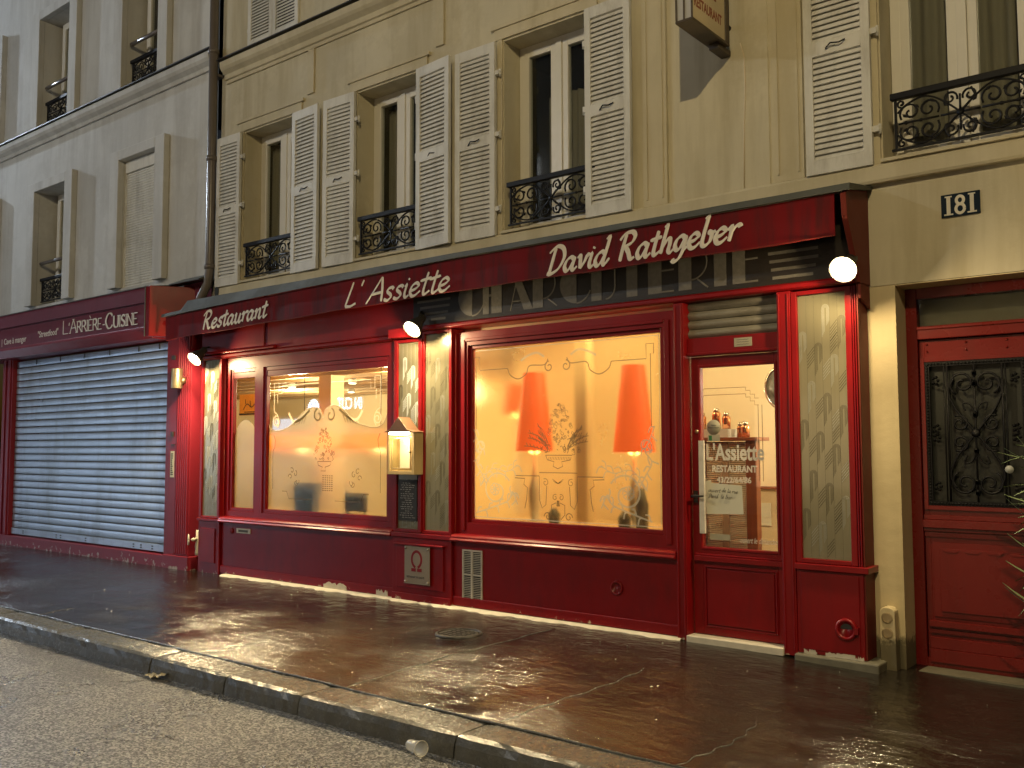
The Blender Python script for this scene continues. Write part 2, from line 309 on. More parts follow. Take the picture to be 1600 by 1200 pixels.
# ------------------------------------------------------------------ mesh helpers
WL = {}
def top(name, label, cat, loc=(0, 0, 0), group=None):
    o = bpy.data.objects.new(name, None); COL.objects.link(o); o.location = loc; o.empty_display_size = .2
    o['label'] = label; o['category'] = cat
    if group: o['group'] = group
    WL[o] = Vector(loc); return o
class MB:
    def __init__(s): s.v = []; s.f = []; s.sm = []
    def add(s, vs, fs, smooth=False):
        n = len(s.v); s.v += [tuple(p) for p in vs]; s.f += [tuple(n + i for i in f) for f in fs]; s.sm += [smooth] * len(fs); return s
    def box(s, x0, x1, y0, y1, z0, z1):
        vs = [(x, y, z) for x in (x0, x1) for y in (y0, y1) for z in (z0, z1)]
        return s.add(vs, [(0, 1, 3, 2), (4, 6, 7, 5), (0, 4, 5, 1), (2, 3, 7, 6), (0, 2, 6, 4), (1, 5, 7, 3)])
    def quad(s, a, b, c, d): return s.add([a, b, c, d], [(0, 1, 2, 3)])
    def frame(s, x0, x1, z0, z1, y0, y1, t, tz=None):          # a rectangular ring, butted corners
        tz = tz or t
        s.box(x0, x0 + t, y0, y1, z0, z1); s.box(x1 - t, x1, y0, y1, z0, z1)
        s.box(x0 + t, x1 - t, y0, y1, z0, z0 + tz); return s.box(x0 + t, x1 - t, y0, y1, z1 - tz, z1)
    def prism(s, poly, axis, a, b):                            # poly in the plane normal to axis, extruded a..b
        n = len(poly)
        def P(p, t): return (t, p[0], p[1]) if axis == 'x' else (p[0], t, p[1]) if axis == 'y' else (p[0], p[1], t)
        return s.add([P(p, a) for p in poly] + [P(p, b) for p in poly],
                     [tuple(range(n)), tuple(range(2 * n - 1, n - 1, -1))] + [(i, n + i, n + (i + 1) % n, (i + 1) % n) for i in range(n)])
    def lathe(s, prof, c=(0, 0, 0), n=20, axis=(0, 0, 1), smooth=True, cap=True):   # prof: (r, t) along axis
        q = Vector(axis).to_track_quat('Z', 'Y'); c = Vector(c); vs = []; fs = []
        for r, t in prof:
            for k in range(n):
                a = 2 * PI * k / n; vs.append(c + q @ Vector((r * math.cos(a), r * math.sin(a), t)))
        for i in range(len(prof) - 1):
            for k in range(n): fs.append((i * n + k, i * n + (k + 1) % n, (i + 1) * n + (k + 1) % n, (i + 1) * n + k))
        if cap: fs.append(tuple(range(n - 1, -1, -1))); fs.append(tuple((len(prof) - 1) * n + k for k in range(n)))
        return s.add(vs, fs, smooth)
    def tube(s, pts, r, n=6, smooth=True):
        pts = [Vector(p) for p in pts]; vs = []; fs = []; m = len(pts); rr = r if isinstance(r, (list, tuple)) else [r] * m
        d0 = (pts[1] - pts[0]).normalized(); u = d0.orthogonal().normalized()
        for i, p in enumerate(pts):
            d = (pts[min(i + 1, m - 1)] - pts[max(i - 1, 0)]).normalized()
            u = (u - d * u.dot(d)).normalized(); v = d.cross(u)
            for k in range(n):
                a = 2 * PI * k / n; vs.append(p + u * (rr[i] * math.cos(a)) + v * (rr[i] * math.sin(a)))
        for i in range(m - 1):
            for k in range(n): fs.append((i * n + k, i * n + (k + 1) % n, (i + 1) * n + (k + 1) % n, (i + 1) * n + k))
        fs.append(tuple(range(n - 1, -1, -1))); fs.append(tuple((m - 1) * n + k for k in range(n)))
        return s.add(vs, fs, smooth)
    def ribbon(s, pts, w, y, nib=None, th=.0012):              # a painted or etched stroke in the plane Y = y; pts are (x, z)
        n = len(pts); vs = []; fs = []
        for i, p in enumerate(pts):
            a = pts[max(i - 1, 0)]; b = pts[min(i + 1, n - 1)]; dx, dz = b[0] - a[0], b[1] - a[1]; l = math.hypot(dx, dz) or 1e-6; dx /= l; dz /= l
            ww = w
            if nib is not None: ww = w * (.38 + .62 * abs(math.sin(math.atan2(dz, dx) - nib)))
            if i in (0, n - 1) and nib is not None: ww *= .6
            vs += [(p[0] - dz * ww / 2, y, p[1] + dx * ww / 2), (p[0], y - th, p[1]), (p[0] + dz * ww / 2, y, p[1] - dx * ww / 2)]
        for i in range(n - 1):
            a = 3 * i; fs += [(a, a + 1, a + 4, a + 3), (a + 1, a + 2, a + 5, a + 4)]
        return s.add(vs, fs)
    def build(s, name, mat, parent=None, bevel=0, loc=None, kind=None):
        me = bpy.data.meshes.new(name); base = WL.get(parent, Vector((0, 0, 0))) if parent else Vector(loc or (0, 0, 0))
        me.from_pydata([(v[0] - base[0], v[1] - base[1], v[2] - base[2]) for v in s.v], [], s.f)
        me.polygons.foreach_set('use_smooth', s.sm); me.materials.append(MAT[mat]); me.update()
        o = bpy.data.objects.new(name, me); COL.objects.link(o)
        if parent: o.parent = parent; WL[o] = base
        else: o.location = base; WL[o] = base
        if bevel:
            b = o.modifiers.new('bevel', 'BEVEL'); b.width = bevel; b.segments = 2; b.limit_method = 'ANGLE'; b.angle_limit = R(50)
        if kind: o['kind'] = kind
        return o
def tag(o, label, cat, group=None):
    o['label'] = label; o['category'] = cat
    if group: o['group'] = group
    return o
def cr(pts, n=6):                                              # Catmull-Rom through 2-D points
    if len(pts) < 3: return [(pts[0][0] + (pts[-1][0] - pts[0][0]) * t / n, pts[0][1] + (pts[-1][1] - pts[0][1]) * t / n) for t in range(n + 1)]
    P = [pts[0]] + list(pts) + [pts[-1]]; out = []
    for i in range(1, len(P) - 2):
        for k in range(n):
            t = k / n; o = []
            for c in (0, 1):
                a, b, d, e = P[i - 1][c], P[i][c], P[i + 1][c], P[i + 2][c]
                o.append(.5 * (2 * b + (d - a) * t + (2 * a - 5 * b + 4 * d - e) * t * t + (3 * b - a - 3 * d + e) * t ** 3))
            out.append(tuple(o))
    out.append(tuple(pts[-1])); return out
def spiral(cx, cz, r0, r1, a0, a1, n=18):
    return [(cx + (r0 + (r1 - r0) * i / n) * math.cos(R(a0 + (a1 - a0) * i / n)), cz + (r0 + (r1 - r0) * i / n) * math.sin(R(a0 + (a1 - a0) * i / n))) for i in range(n + 1)]
def xz(pts, y): return [(p[0], y, p[1]) for p in pts]
def holes_wall(mb, x0, x1, z0, z1, holes, y, depth):           # front skin with real openings and reveals
    xs = sorted({x0, x1, *[h[0] for h in holes], *[h[1] for h in holes]}); zs = sorted({z0, z1, *[h[2] for h in holes], *[h[3] for h in holes]})
    xs = [x for x in xs if x0 <= x <= x1]; zs = [z for z in zs if z0 <= z <= z1]
    for i in range(len(xs) - 1):
        for j in range(len(zs) - 1):
            cx, cz = (xs[i] + xs[i + 1]) / 2, (zs[j] + zs[j + 1]) / 2
            if any(h[0] < cx < h[1] and h[2] < cz < h[3] for h in holes): continue
            mb.quad((xs[i], y, zs[j]), (xs[i + 1], y, zs[j]), (xs[i + 1], y, zs[j + 1]), (xs[i], y, zs[j + 1]))
    for a, b, c, d in holes:
        mb.quad((a, y, c), (a, y, d), (a, y + depth, d), (a, y + depth, c)); mb.quad((b, y, d), (b, y, c), (b, y + depth, c), (b, y + depth, d))
        mb.quad((a, y, d), (b, y, d), (b, y + depth, d), (a, y + depth, d)); mb.quad((b, y, c), (a, y, c), (a, y + depth, c), (b, y + depth, c))
    return mb
def text_mb(body, x, z, size, y, sx=1.0, bold=0, align='LEFT', shear=0, th=.0006, rot=0, space=1.0):
    c = bpy.data.curves.new('t', 'FONT'); c.body = body; c.size = size; c.offset = bold; c.align_x = align; c.shear = shear; c.space_character = space
    c.extrude = th; c.resolution_u = 3
    o = bpy.data.objects.new('t', c); me = bpy.data.meshes.new_from_object(o)
    mb = MB(); cr_, sr = math.cos(rot), math.sin(rot)
    mb.add([(x + (v.co.x * sx * cr_ - v.co.y * sr), y - v.co.z, z + (v.co.x * sx * sr + v.co.y * cr_)) for v in me.vertices], [tuple(p.vertices) for p in me.polygons])
    bpy.data.objects.remove(o); bpy.data.curves.remove(c); bpy.data.meshes.remove(me); return mb
def merge(*ms):
    r = MB()
    for m in ms: r.add(m.v, m.f); r.sm[-len(m.f):] = m.sm
    return r

# brush-script glyphs: strokes and advance, x-height .5, cap height 1
G = {
 'R': ([[(.10, 0), (.12, .5), (.17, .97)], [(-.04, .78), (.1, .97), (.36, 1.02), (.5, .85), (.42, .62), (.16, .5)], [(.2, .52), (.35, .3), (.48, .03), (.62, .08)]], .68),
 'e': ([[(.02, .22), (.2, .26), (.32, .38), (.22, .5), (.08, .42), (.03, .2), (.12, .02), (.26, .02), (.42, .17)]], .42),
 's': ([[(.34, .42), (.26, .5), (.13, .46), (.12, .34), (.25, .22), (.28, .1), (.17, 0), (.02, .06)]], .38),
 't': ([[(.18, .85), (.14, .4), (.13, .1), (.2, 0), (.36, .12)], [(-.06, .54), (.34, .62)]], .34),
 'a': ([[(.34, .42), (.22, .5), (.08, .4), (.03, .18), (.12, 0), (.24, .08), (.35, .36)], [(.38, .5), (.33, .12), (.4, 0), (.52, .12)]], .5),
 'u': ([[(0, .4), (.08, .5), (.07, .15), (.16, 0), (.28, .1), (.36, .45)], [(.37, .5), (.33, .1), (.4, 0), (.52, .12)]], .5),
 'r': ([[(-.02, .38), (.08, .5), (.1, .25), (.08, 0)], [(.1, .26), (.2, .45), (.32, .5), (.38, .42)]], .38),
 'n': ([[(-.02, .38), (.08, .5), (.09, .2), (.07, 0)], [(.09, .22), (.2, .45), (.31, .48), (.33, .28), (.32, .08), (.4, 0), (.5, .1)]], .49),
 "'": ([[(.14, 1.02), (.08, .78)]], .2),
 'L': ([[(.2, 1.0), (.12, .5), (.04, .03)], [(.04, .03), (.25, .0), (.48, .1)]], .5),
 'A': ([[(-.06, 0), (.18, .5), (.4, 1.0)], [(.4, 1.0), (.5, .5), (.56, 0)], [(.08, .34), (.54, .38)]], .64),
 'i': ([[(.02, .42), (.08, .5), (.06, .15), (.13, 0), (.24, .08)], [(.14, .74), (.12, .67)]], .24),
 'D': ([[(.16, .98), (.12, .5), (.08, .0)], [(-.06, .8), (.2, 1.02), (.46, .9), (.56, .55), (.42, .15), (.14, -.02), (0, .04)]], .62),
 'v': ([[(-.02, .42), (.07, .5), (.12, .25), (.16, 0)], [(.16, 0), (.28, .25), (.34, .48), (.42, .44)]], .42),
 'd': ([[(.34, .42), (.22, .5), (.08, .4), (.03, .18), (.12, 0), (.24, .08), (.34, .35)], [(.3, .94), (.4, 1.0), (.37, .5), (.33, .12), (.4, 0), (.54, .22)]], .54),
 'h': ([[(.04, .92), (.12, .98), (.09, .5), (.06, 0)], [(.08, .2), (.2, .45), (.3, .48), (.33, .3), (.32, .08), (.4, 0), (.5, .1)]], .49),
 'g': ([[(.34, .42), (.22, .5), (.08, .4), (.04, .2), (.12, .04), (.24, .1), (.35, .4)], [(.38, .5), (.35, .0), (.26, -.28), (.12, -.36), (.03, -.28)], [(.3, -.1), (.5, .12)]], .48),
 'b': ([[(.04, .92), (.12, 1.0), (.08, .5), (.07, .1), (.18, 0), (.32, .12), (.34, .35), (.24, .46), (.36, .42), (.46, .46)]], .46),
 'm': ([[(0, .4), (.08, .5), (.07, 0)], [(.09, .3), (.22, .5), (.26, 0)], [(.27, .3), (.42, .48), (.44, .05), (.52, .08)]], .54),
 'o': ([[(.3, .44), (.18, .5), (.05, .38), (.04, .12), (.16, 0), (.3, .12), (.32, .36), (.26, .48), (.42, .42)]], .42),
 'l': ([[(.14, 1.0), (.08, .5), (.08, .1), (.16, 0), (.26, .1)]], .26),
 'c': ([[(.34, .4), (.24, .5), (.08, .42), (.04, .18), (.14, 0), (.36, .1)]], .38),
}
def script_word(word, x0, x1, zb, zb1, h, y, wd=.13, shear=.22, nib=R(38)):
    adv = sum(G[c][1] for c in word if c in G) + .3 * word.count(' '); k = (x1 - x0) / adv; mb = MB(); x = 0; yy = y
    for c in word:
        if c == ' ': x += .3; continue
        st, a = G[c]
        for s_ in st:
            pts = []
            for px, pz in cr(s_, 7):
                X = x0 + (x + px + shear * (pz - .2)) * k; Z = zb + (zb1 - zb) * (X - x0) / (x1 - x0) + pz * h
                pts.append((X, Z))
            mb.ribbon(pts, wd * h, yy, nib, th=.0025); yy -= .0004
        x += a
    return mb
SER = {'L': [[(0, 0), (0, 1)], [(0, 0), (.5, 0)]], 'A': [[(0, 0), (.32, 1)], [(.32, 1), (.66, 0)], [(.12, .36), (.54, .36)]], 'R': [[(0, 0), (0, 1)], [(0, 1), (.3, 1), (.42, .76), (.3, .52), (0, .5)], [(.25, .5), (.55, 0)]],
       'I': [[(0.05, 0), (0.05, 1)]], 'E': [[(0, 0), (0, 1)], [(0, 1), (.42, 1)], [(0, .5), (.34, .5)], [(0, 0), (.45, 0)]], '-': [[(0, .36), (.25, .36)]], "'": [[(.05, 1.02), (.0, .74)]],
       'C': [[(.6, .82), (.45, 1), (.2, .98), (.0, .5), (.2, .02), (.45, 0), (.62, .2)]], 'U': [[(0, 1), (0, .3), (.15, .02), (.38, .02), (.5, .3), (.5, 1)]],
       'S': [[(.38, .85), (.22, 1), (.03, .8), (.1, .58), (.34, .4), (.34, .12), (.16, 0), (0, .15)]], 'N': [[(0, 0), (0, 1)], [(0, 1), (.52, 0)], [(.52, 0), (.52, 1)]]}
SAD = dict(L=.58, A=.74, R=.62, I=.22, E=.56, C=.74, U=.64, S=.5, N=.68); SAD['-'] = .36; SAD["'"] = .16
def serif_word(word, x0, x1, zb, zb1, h, y, big=()):
    sc_ = [1.0 if i in big else .78 for i in range(len(word))]
    adv = sum(SAD['E' if c == '`' else c] * s_ for c, s_ in zip(word, sc_)); k = (x1 - x0) / adv; mb = MB(); x = 0; yy = y
    for c, s_ in zip(word, sc_):
        gr = c == '`'; c = 'E' if gr else c
        def T(p): X = x0 + (x + p[0] * s_) * k; return (X, zb + (zb1 - zb) * (X - x0) / (x1 - x0) + p[1] * h * s_)
        for st in SER[c]:
            mb.ribbon([T(p) for p in (cr(st, 5) if len(st) > 2 and c in 'CUSR' else st)], .21 * h, yy, R(8), th=.002); yy -= .0003
            if c not in "-'CS":
                for p in (st[0], st[-1]):
                    if p[1] in (0, 1) and c not in 'EL': mb.ribbon([T((p[0] - .1, p[1])), T((p[0] + .1, p[1]))], .05 * h, yy, None, th=.002); yy -= .0003
        if gr: mb.ribbon([T((.1, 1.4)), T((.26, 1.12))], .10 * h, yy)
        x += SAD[c] * s_
    return mb

# ================================================================== GROUND
WY = .20                                                       # plane of the house fronts
def ground_sheet(name, mat, x0, x1, y0, y1, nx, ny, zf, kind='structure'):
    mb = MB(); vs = []; fs = []
    for j in range(ny + 1):
        for i in range(nx + 1):
            x = x0 + (x1 - x0) * i / nx; y = y0 + (y1 - y0) * j / ny; vs.append((x, y, zf(x, y)))
    for j in range(ny):
        for i in range(nx):
            a = j * (nx + 1) + i; fs.append((a, a + 1, a + nx + 2, a + nx + 1))
    mb.add(vs, fs, True); return mb.build(name, mat, kind=kind)
def dip(x, y):                                                 # the pavement falls a little towards the house door
    t = min(1, max(0, (x + 3.0) / 1.6)); s = min(1, max(0, (y + 2.2) / 2.0)); return -.05 * t * s + .020 * min(0, max(y, -2.7)) + .003 * math.sin(x * 1.9) * math.sin(y * 2.3)
ground_sheet('ground', 'wet_road', -120, 90, -60, 60, 10, 10, lambda x, y: -.34)
ground_sheet('road', 'wet_road', -90, 40, -9.0, -2.655, 60, 12, lambda x, y: -.175 + .025 * math.exp(-((y + 5.9) / 2.2) ** 2))
ground_sheet('pavement', 'wet_pavement', -90, 30, -2.40, .9, 480, 20, dip)
ground_sheet('pavement', 'wet_pavement', -90, 40, -12.6, -9.3, 20, 2, lambda x, y: 0)
# joints cut across the pavement, slightly raised mastic
mb = MB()
for i, (x, l_) in enumerate(((-13.4, .5), (-8.75, .35), (-6.10, .55), (-4.57, 2.2), (-3.30, 1.5), (-2.2, .9), (1.5, 1))):
    pts = []; 
    for k in range(25):
        y = -2.40 + l_ * k / 24; pts.append((x + .012 * math.sin(k * 1.3 + i) + .03 * math.sin(k * .21 + i), y, dip(x, y) - .001))
    mb.tube(pts, .0035, 5)
mb.tube([(-30 + .25 * k, -2.40 + .006 * math.sin(k * 1.7), -.047 + .002 * math.sin(k * .9)) for k in range(150)], .009, 5)
mb.build('pavement', 'kerb_stone', kind='structure')
# kerb stones, near side and far side
mb = MB(); xs = [-34 + 1.25 * k for k in range(0, 21)]
xs = [-30.0 - 1.25 * k for k in range(8, 0, -1)] + [-30 + 1.25 * k for k in range(17)] + [-9.1, -7.8, -6.35, -5.44, -4.67, -3.38, -2.05, -.7, .65, 1.9, 3.2, 4.5]
for a, b in zip(xs, xs[1:]):
    if b - a < .3: continue
    g = .006; prof = [(-2.405, -.33), (-2.405, -.050), (-2.625, -.052), (-2.660, -.062), (-2.675, -.10), (-2.71, -.36)]
    rk = random.Random(int(a * 100)); nn = 16; vs = []; fs = []; m_ = len(prof); off = rk.uniform(-.004, .004)
    for i in range(nn + 1):
        x = a + g + (b - a - 2 * g) * i / nn; en = .006 if i in (0, nn) else 0
        for j, p in enumerate(prof):
            ch = rk.uniform(0, .007) if (j == 3 and rk.random() < .15) else 0
            vs.append((x, p[0] + off + rk.uniform(-.0025, .0025) + (ch if j in (3, 4) else 0) + (en if j in (3, 4) else 0), p[1] + rk.uniform(-.002, .002) - ch * .6 - (en if j in (1, 2) else 0)))
    for i in range(nn):
        for j in range(m_ - 1): q = i * m_ + j; fs.append((q, q + 1, q + m_ + 1, q + m_))
    fs.append(tuple(range(m_ - 1, -1, -1))); fs.append(tuple(nn * m_ + j for j in range(m_))); mb.add(vs, fs)
mb.build('kerb', 'kerb_stone', kind='structure')
MB().box(-90, 40, -9.3, -9.0, -.3, .0).build('kerb', 'kerb_stone', bevel=.01, kind='structure')
# cement fillet along the foot of the shopfront, uneven edge
mb = MB(); vs = []; fs = []; n = 180
for i in range(n + 1):
    x = -9.4 + (5.9) * i / n; e = .045 + .02 * math.sin(i * .37) + .014 * math.sin(i * 1.1) + random.uniform(-.006, .006)
    if x > -5: e *= .75
    vs += [(x, .05, .016), (x, -e * .7, .012), (x, -e - .012, -.002)]
for i in range(n): a = 3 * i; fs += [(a, a + 1, a + 4, a + 3), (a + 1, a + 2, a + 5, a + 4)]
mb.add(vs, fs, True).build('pavement', 'limestone', kind='structure')

# ================================================================== CREAM APARTMENT HOUSE (number 181)
house = top('apartment_building', 'cream plastered apartment house with white louvred shutters above the red restaurant front', 'building', (-5, .2, 0))
WIN = [(-9.40, -8.42), (-7.40, -6.46), (-5.38, -4.43), (-1.98, -1.02)]
Z0, Z1 = 3.415, 5.24
holes = [(a, b, Z0, Z1) for a, b in WIN] + [(-9.36, -8.40, 6.22, 7.9), (-7.4, -6.46, 6.22, 7.9), (-5.38, -4.43, 6.22, 7.9), (-1.98, -1.02, 6.22, 7.9), (-1.93, -.45, -.2, 2.55), (-9.6, -2.35, 0.0, 2.9)]
mb = MB(); holes_wall(mb, -9.90, 4.5, 2.56, 12.0, [h for h in holes if h[2] > 3], WY, .28)
mb.build('wall', 'cream_plaster', house)
mb = MB(); holes_wall(mb, -2.2, -.2, -.25, 2.557, [(-1.93, -.45, -.25, 2.55)], WY, .26); mb.quad((-.2, WY, -.25), (4.5, WY, -.25), (4.5, WY, 2.557), (-.2, WY, 2.557))
mb.build('pier', 'pier_plaster', house)
# sill band and string course
def moulding(mb, prof, x0, x1): mb.prism(prof, 'x', x0, x1)
mb = MB(); moulding(mb, [(WY - .002, 3.27), (WY - .05, 3.27), (WY - .06, 3.29), (WY - .06, 3.385), (WY - .04, 3.405), (WY - .002, 3.405)], -9.80, 4.5)
mb.build('sill_band', 'cream_trim', house, bevel=.004)
mb = MB(); moulding(mb, [(WY - .002, 5.93), (WY - .02, 5.93), (WY - .025, 5.965), (WY - .045, 5.975), (WY - .05, 6.03), (WY - .10, 6.07), (WY - .12, 6.10), (WY - .125, 6.17), (WY - .002, 6.20)], -9.78, 4.5)
mb.build('string_course', 'cream_trim', house)
MB().box(-9.84, 4.5, WY - .135, WY + .0, 6.203, 6.215).build('flashing', 'dark_metal', house)
# relief: window surrounds, bay strips, raised pilasters beside the blank panel
mb = MB()
for a, b in WIN:
    y = WY
    mb.box(a - .10, b + .10, y - .022, y - .001, 5.26, 5.36); mb.box(a - .14, b + .14, y - .034, y - .001, 5.363, 5.40)
    mb.box(a - .07, a - .012, y - .020, y - .001, 3.41, 5.258); mb.box(b + .012, b + .07, y - .020, y - .001, 3.41, 5.258)
    mb.build('window_surround', 'cream_trim', house, bevel=.003); mb = MB()
for x in (-8.17, -6.19): MB().box(x - .055, x + .055, y - .022, y - .001, 5.42, 5.928).build('pilaster_strip', 'cream_trim', house, bevel=.003)
for a, b in ((-3.88, -3.66), (-2.76, -2.53)):
    mb = MB(); mb.box(a, b, WY - .035, WY - .001, 3.407, 5.926)
    mb.box(a + .03, a + .045, WY - .045, WY - .0351, 3.46, 5.9); mb.box(b - .045, b - .03, WY - .045, WY - .0351, 3.46, 5.9)
    mb.build('pilaster', 'cream_trim', house, bevel=.003)
MB().box(-3.60, -2.80, WY - .012, WY - .001, 3.407, 5.9).build('wall_panel', 'cream_plaster', house, bevel=.004)
def shutter(parent, x0, x1, z0, z1, y, n=37, lab=None, rotz=0, ajar=0, hand=1):
    mb = MB(); t = .062; d = .036
    mb.frame(x0, x1, z0, z1, y - d / 2, y + d / 2, t, .10)
    zm = z0 + (z1 - z0) * .50; mb.box(x0 + t, x1 - t, y - d / 2, y + d / 2, zm - .05, zm + .05)
    for za, zb in ((z0 + .10, zm - .05), (zm + .05, z1 - .10)):
        k = n // 2; st = (zb - za) / k
        for i in range(k):
            z = za + st * (i + .5); h = st * .40
            mb.prism([(y - .016, z - h), (y - .010, z - h - .006), (y + .014, z + h), (y + .008, z + h + .005)], 'x', x0 + t, x1 - t)
    if ajar:
        px = x1 if hand < 0 else x0
        c, s = math.cos(ajar), math.sin(ajar); mb.v = [(px + (v[0] - px) * c - (v[1] - y) * s, y + (v[0] - px) * s + (v[1] - y) * c, v[2]) for v in mb.v]
    o = mb.build('shutter', 'shutter_paint', parent, bevel=.002)
    if lab: o['label'] = lab
    hx = x0 + (x1 - x0) * .5
    b = MB().tube([(hx - .07, y - .03, zm - .015), (hx - .03, y - .045, zm + .012), (hx + .03, y - .045, zm), (hx + .07, y - .03, zm + .018)], .006, 5)
    b.build('latch', 'iron', o)
    ex = x1 if hand < 0 else x0
    for z in (z0 + .25, z0 + .95, z1 - .3):
        h = MB().box(ex - .02, ex + .045 if hand < 0 else ex + .02, y - .01, y + .03, z - .02, z + .02); h.lathe([(.011, -.035), (.011, .035)], (ex + (.045 if hand < 0 else -.03), y + .015, z), 8)
        h.build('hinge', 'shutter_paint', o)
    return o
SY = WY - .055
for a, b, hd, aj, lab in ((-9.86, -9.41, -1, .03, None), (-8.42, -7.95, 1, -.05, 'shutter with a scratched lower rail'), (-7.86, -7.38, -1, .04, None), (-6.46, -5.97, 1, -.10, 'shutter standing slightly away from the wall'), (-5.93, -5.44, -1, .015, None), (-4.43, -3.97, 1, -.025, None), (-2.50, -2.03, -1, 0, None)):
    shutter(house, a, b, 3.40, 5.235, SY, lab=lab, hand=hd, ajar=aj)
# the storey above: closed leaves
for a, b in ((-9.36, -8.88), (-8.88, -8.40), (-7.4, -6.93), (-6.93, -6.46)):
    shutter(house, a + .003, b - .003, 6.235, 7.88, WY - .01, hand=1, lab='closed shutter leaf')
def scroll_panel(mb, x0, x1, z0, z1, y, r=.0085):
    W_, H_ = x1 - x0, z1 - z0; cx, cz = (x0 + x1) / 2, (z0 + z1) / 2; m = H_ / 2
    def T(pts): mb.tube(xz(pts, y), r, 4)
    mb.lathe([(.0, -.012), (.022, -.008), (.022, .008), (0, .012)], (cx, y, cz), 8, (0, 1, 0))
    for k in range(8):
        a = R(45 * k + 22.5 * 0); l = m * (.5 if k % 2 else .72); T([(cx, cz), (cx + l * math.cos(a), cz + l * math.sin(a))])
    for sx in (-1, 1):
        for sz in (-1, 1):
            def S(px, pz, r0, r1, a0, a1): T([(cx + sx * (q[0]), cz + sz * (q[1])) for q in spiral(px, pz, r0, r1, a0, a1)])
            S(W_ * .075, m * .62, m * .28, m * .07, 200, -250)
            S(W_ * .24, m * .40, m * .42, m * .08, 215, -240)
            S(W_ * .385, m * .40, m * .42, m * .08, -35, 430)
            S(W_ * .455, m * .82, m * .16, m * .04, -90, 300)
            T([(cx + sx * p[0], cz + sz * p[1]) for p in cr([(0.01, .01), (W_ * .09, m * .42), (W_ * .2, m * .82), (W_ * .3, m * .93), (W_ * .42, m * .72), (W_ * .485, m * .45)], 5)])
            for q in ((.11, .42), (.21, .70), (.33, .60), (.43, .30)): mb.lathe([(0, -.022), (.012, 0), (0, .022)], (cx + sx * W_ * q[0], y, cz + sz * m * q[1]), 6, (sx * .7, 0, sz * .7))
            T([(cx + sx * p[0], cz + sz * p[1]) for p in cr([(W_ * .12, m * .5), (W_ * .10, m * .72), (W_ * .085, m * .9)], 4)])
        T([(cx + sx * W_ * .16, cz), (cx + sx * W_ * .48, cz)])
        for q in (.3, .42): mb.lathe([(0, -.03), (.014, 0), (0, .03)], (cx + sx * W_ * q, y, cz), 6, (1, 0, 0))
def railing(parent, x0, x1, z0, z1, y):
    mb = MB(); mb.box(x0 - .03, x1 + .03, y - .03, y + .02, z1 - .045, z1); o = mb.build('handrail', 'iron', parent, bevel=.004)
    mb = MB(); mb.box(x0 - .03, x1 + .03, y - .009, y + .009, z0, z0 + .016)
    for x in (x0, x1): mb.box(x - .008, x + .008, y - .008, y + .008, z0 + .0161, z1 - .0451)
    scroll_panel(mb, x0, x1, z0 + .016, z1 - .045, y)
    return mb.build('balcony_railing', 'iron', parent)
for a, b in WIN: railing(house, a + .10, b - .04 if b > -2 else b + .06, 3.47, 3.87, WY - .03)
def sash_window(parent, x0, x1, z0, z1, y, back=True, cur=None, fw=.055, mat='window_white', lab=None):
    mb = MB(); mb.frame(x0 + .004, x1 - .004, z0, z1, y, y + .07, fw)
    xm = (x0 + x1) / 2; s = .062
    mb.frame(x0 + fw + .006, xm - .035, z0 + fw, z1 - fw, y - .012, y + .045, s); mb.frame(xm + .035, x1 - fw - .006, z0 + fw, z1 - fw, y - .012, y + .045, s)
    mb.box(xm - .033, xm + .033, y - .026, y + .04, z0 + fw, z1 - fw)
    o = mb.build('window', mat, parent, bevel=.004)
    if lab: o['label'] = lab
    for a, b in ((x0 + fw + .006 + s, xm - .035 - s), (xm + .035 + s, x1 - fw - .006 - s)):
        MB().box(a, b, y + .012, y + .018, z0 + fw + s, z1 - fw - s).build('glass_pane', 'dark_glass', o)
    if cur:
        mb = MB(); n = 60
        for (a, b, zt) in cur:
            vs = []; fs = []
            for i in range(n + 1):
                x = a + (b - a) * i / n; yy = y + .14 + .018 * math.sin(i * .9) + .01 * math.sin(i * .37); vs += [(x, yy, z0 + .02), (x, yy, zt)]
            for i in range(n): fs.append((2 * i, 2 * i + 2, 2 * i + 3, 2 * i + 1))
            mb.add(vs, fs, True)
        mb.build('curtain', 'curtain', o)
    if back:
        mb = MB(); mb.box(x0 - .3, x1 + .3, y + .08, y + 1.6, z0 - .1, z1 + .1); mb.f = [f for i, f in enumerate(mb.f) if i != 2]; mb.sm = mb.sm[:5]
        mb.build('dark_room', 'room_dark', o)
    return o
FY = WY + .23
sash_window(house, WIN[0][0], WIN[0][1], Z0, Z1, FY, cur=[(-9.36, -8.9, 5.1)])
sash_window(house, WIN[1][0], WIN[1][1], Z0, Z1, FY, cur=[(-7.3, -6.96, 5.1)])
sash_window(house, WIN[2][0], WIN[2][1], Z0, Z1, FY, cur=[(-5.13, -4.5, 4.75)], lab='window with a pale curtain drawn across')
sash_window(house, WIN[3][0], WIN[3][1], Z0, Z1, FY, cur=[(-1.95, -1.02, 5.2)], fw=.07, lab='wider window with flat grey curtains')
for a, b in WIN: MB().prism([(WY - .001, 3.407), (WY - .07, 3.407), (WY - .07, 3.43), (WY + .22, 3.46), (WY + .22, 3.407)], 'x', a + .002, b - .002).build('window_sill', 'cream_trim', house)
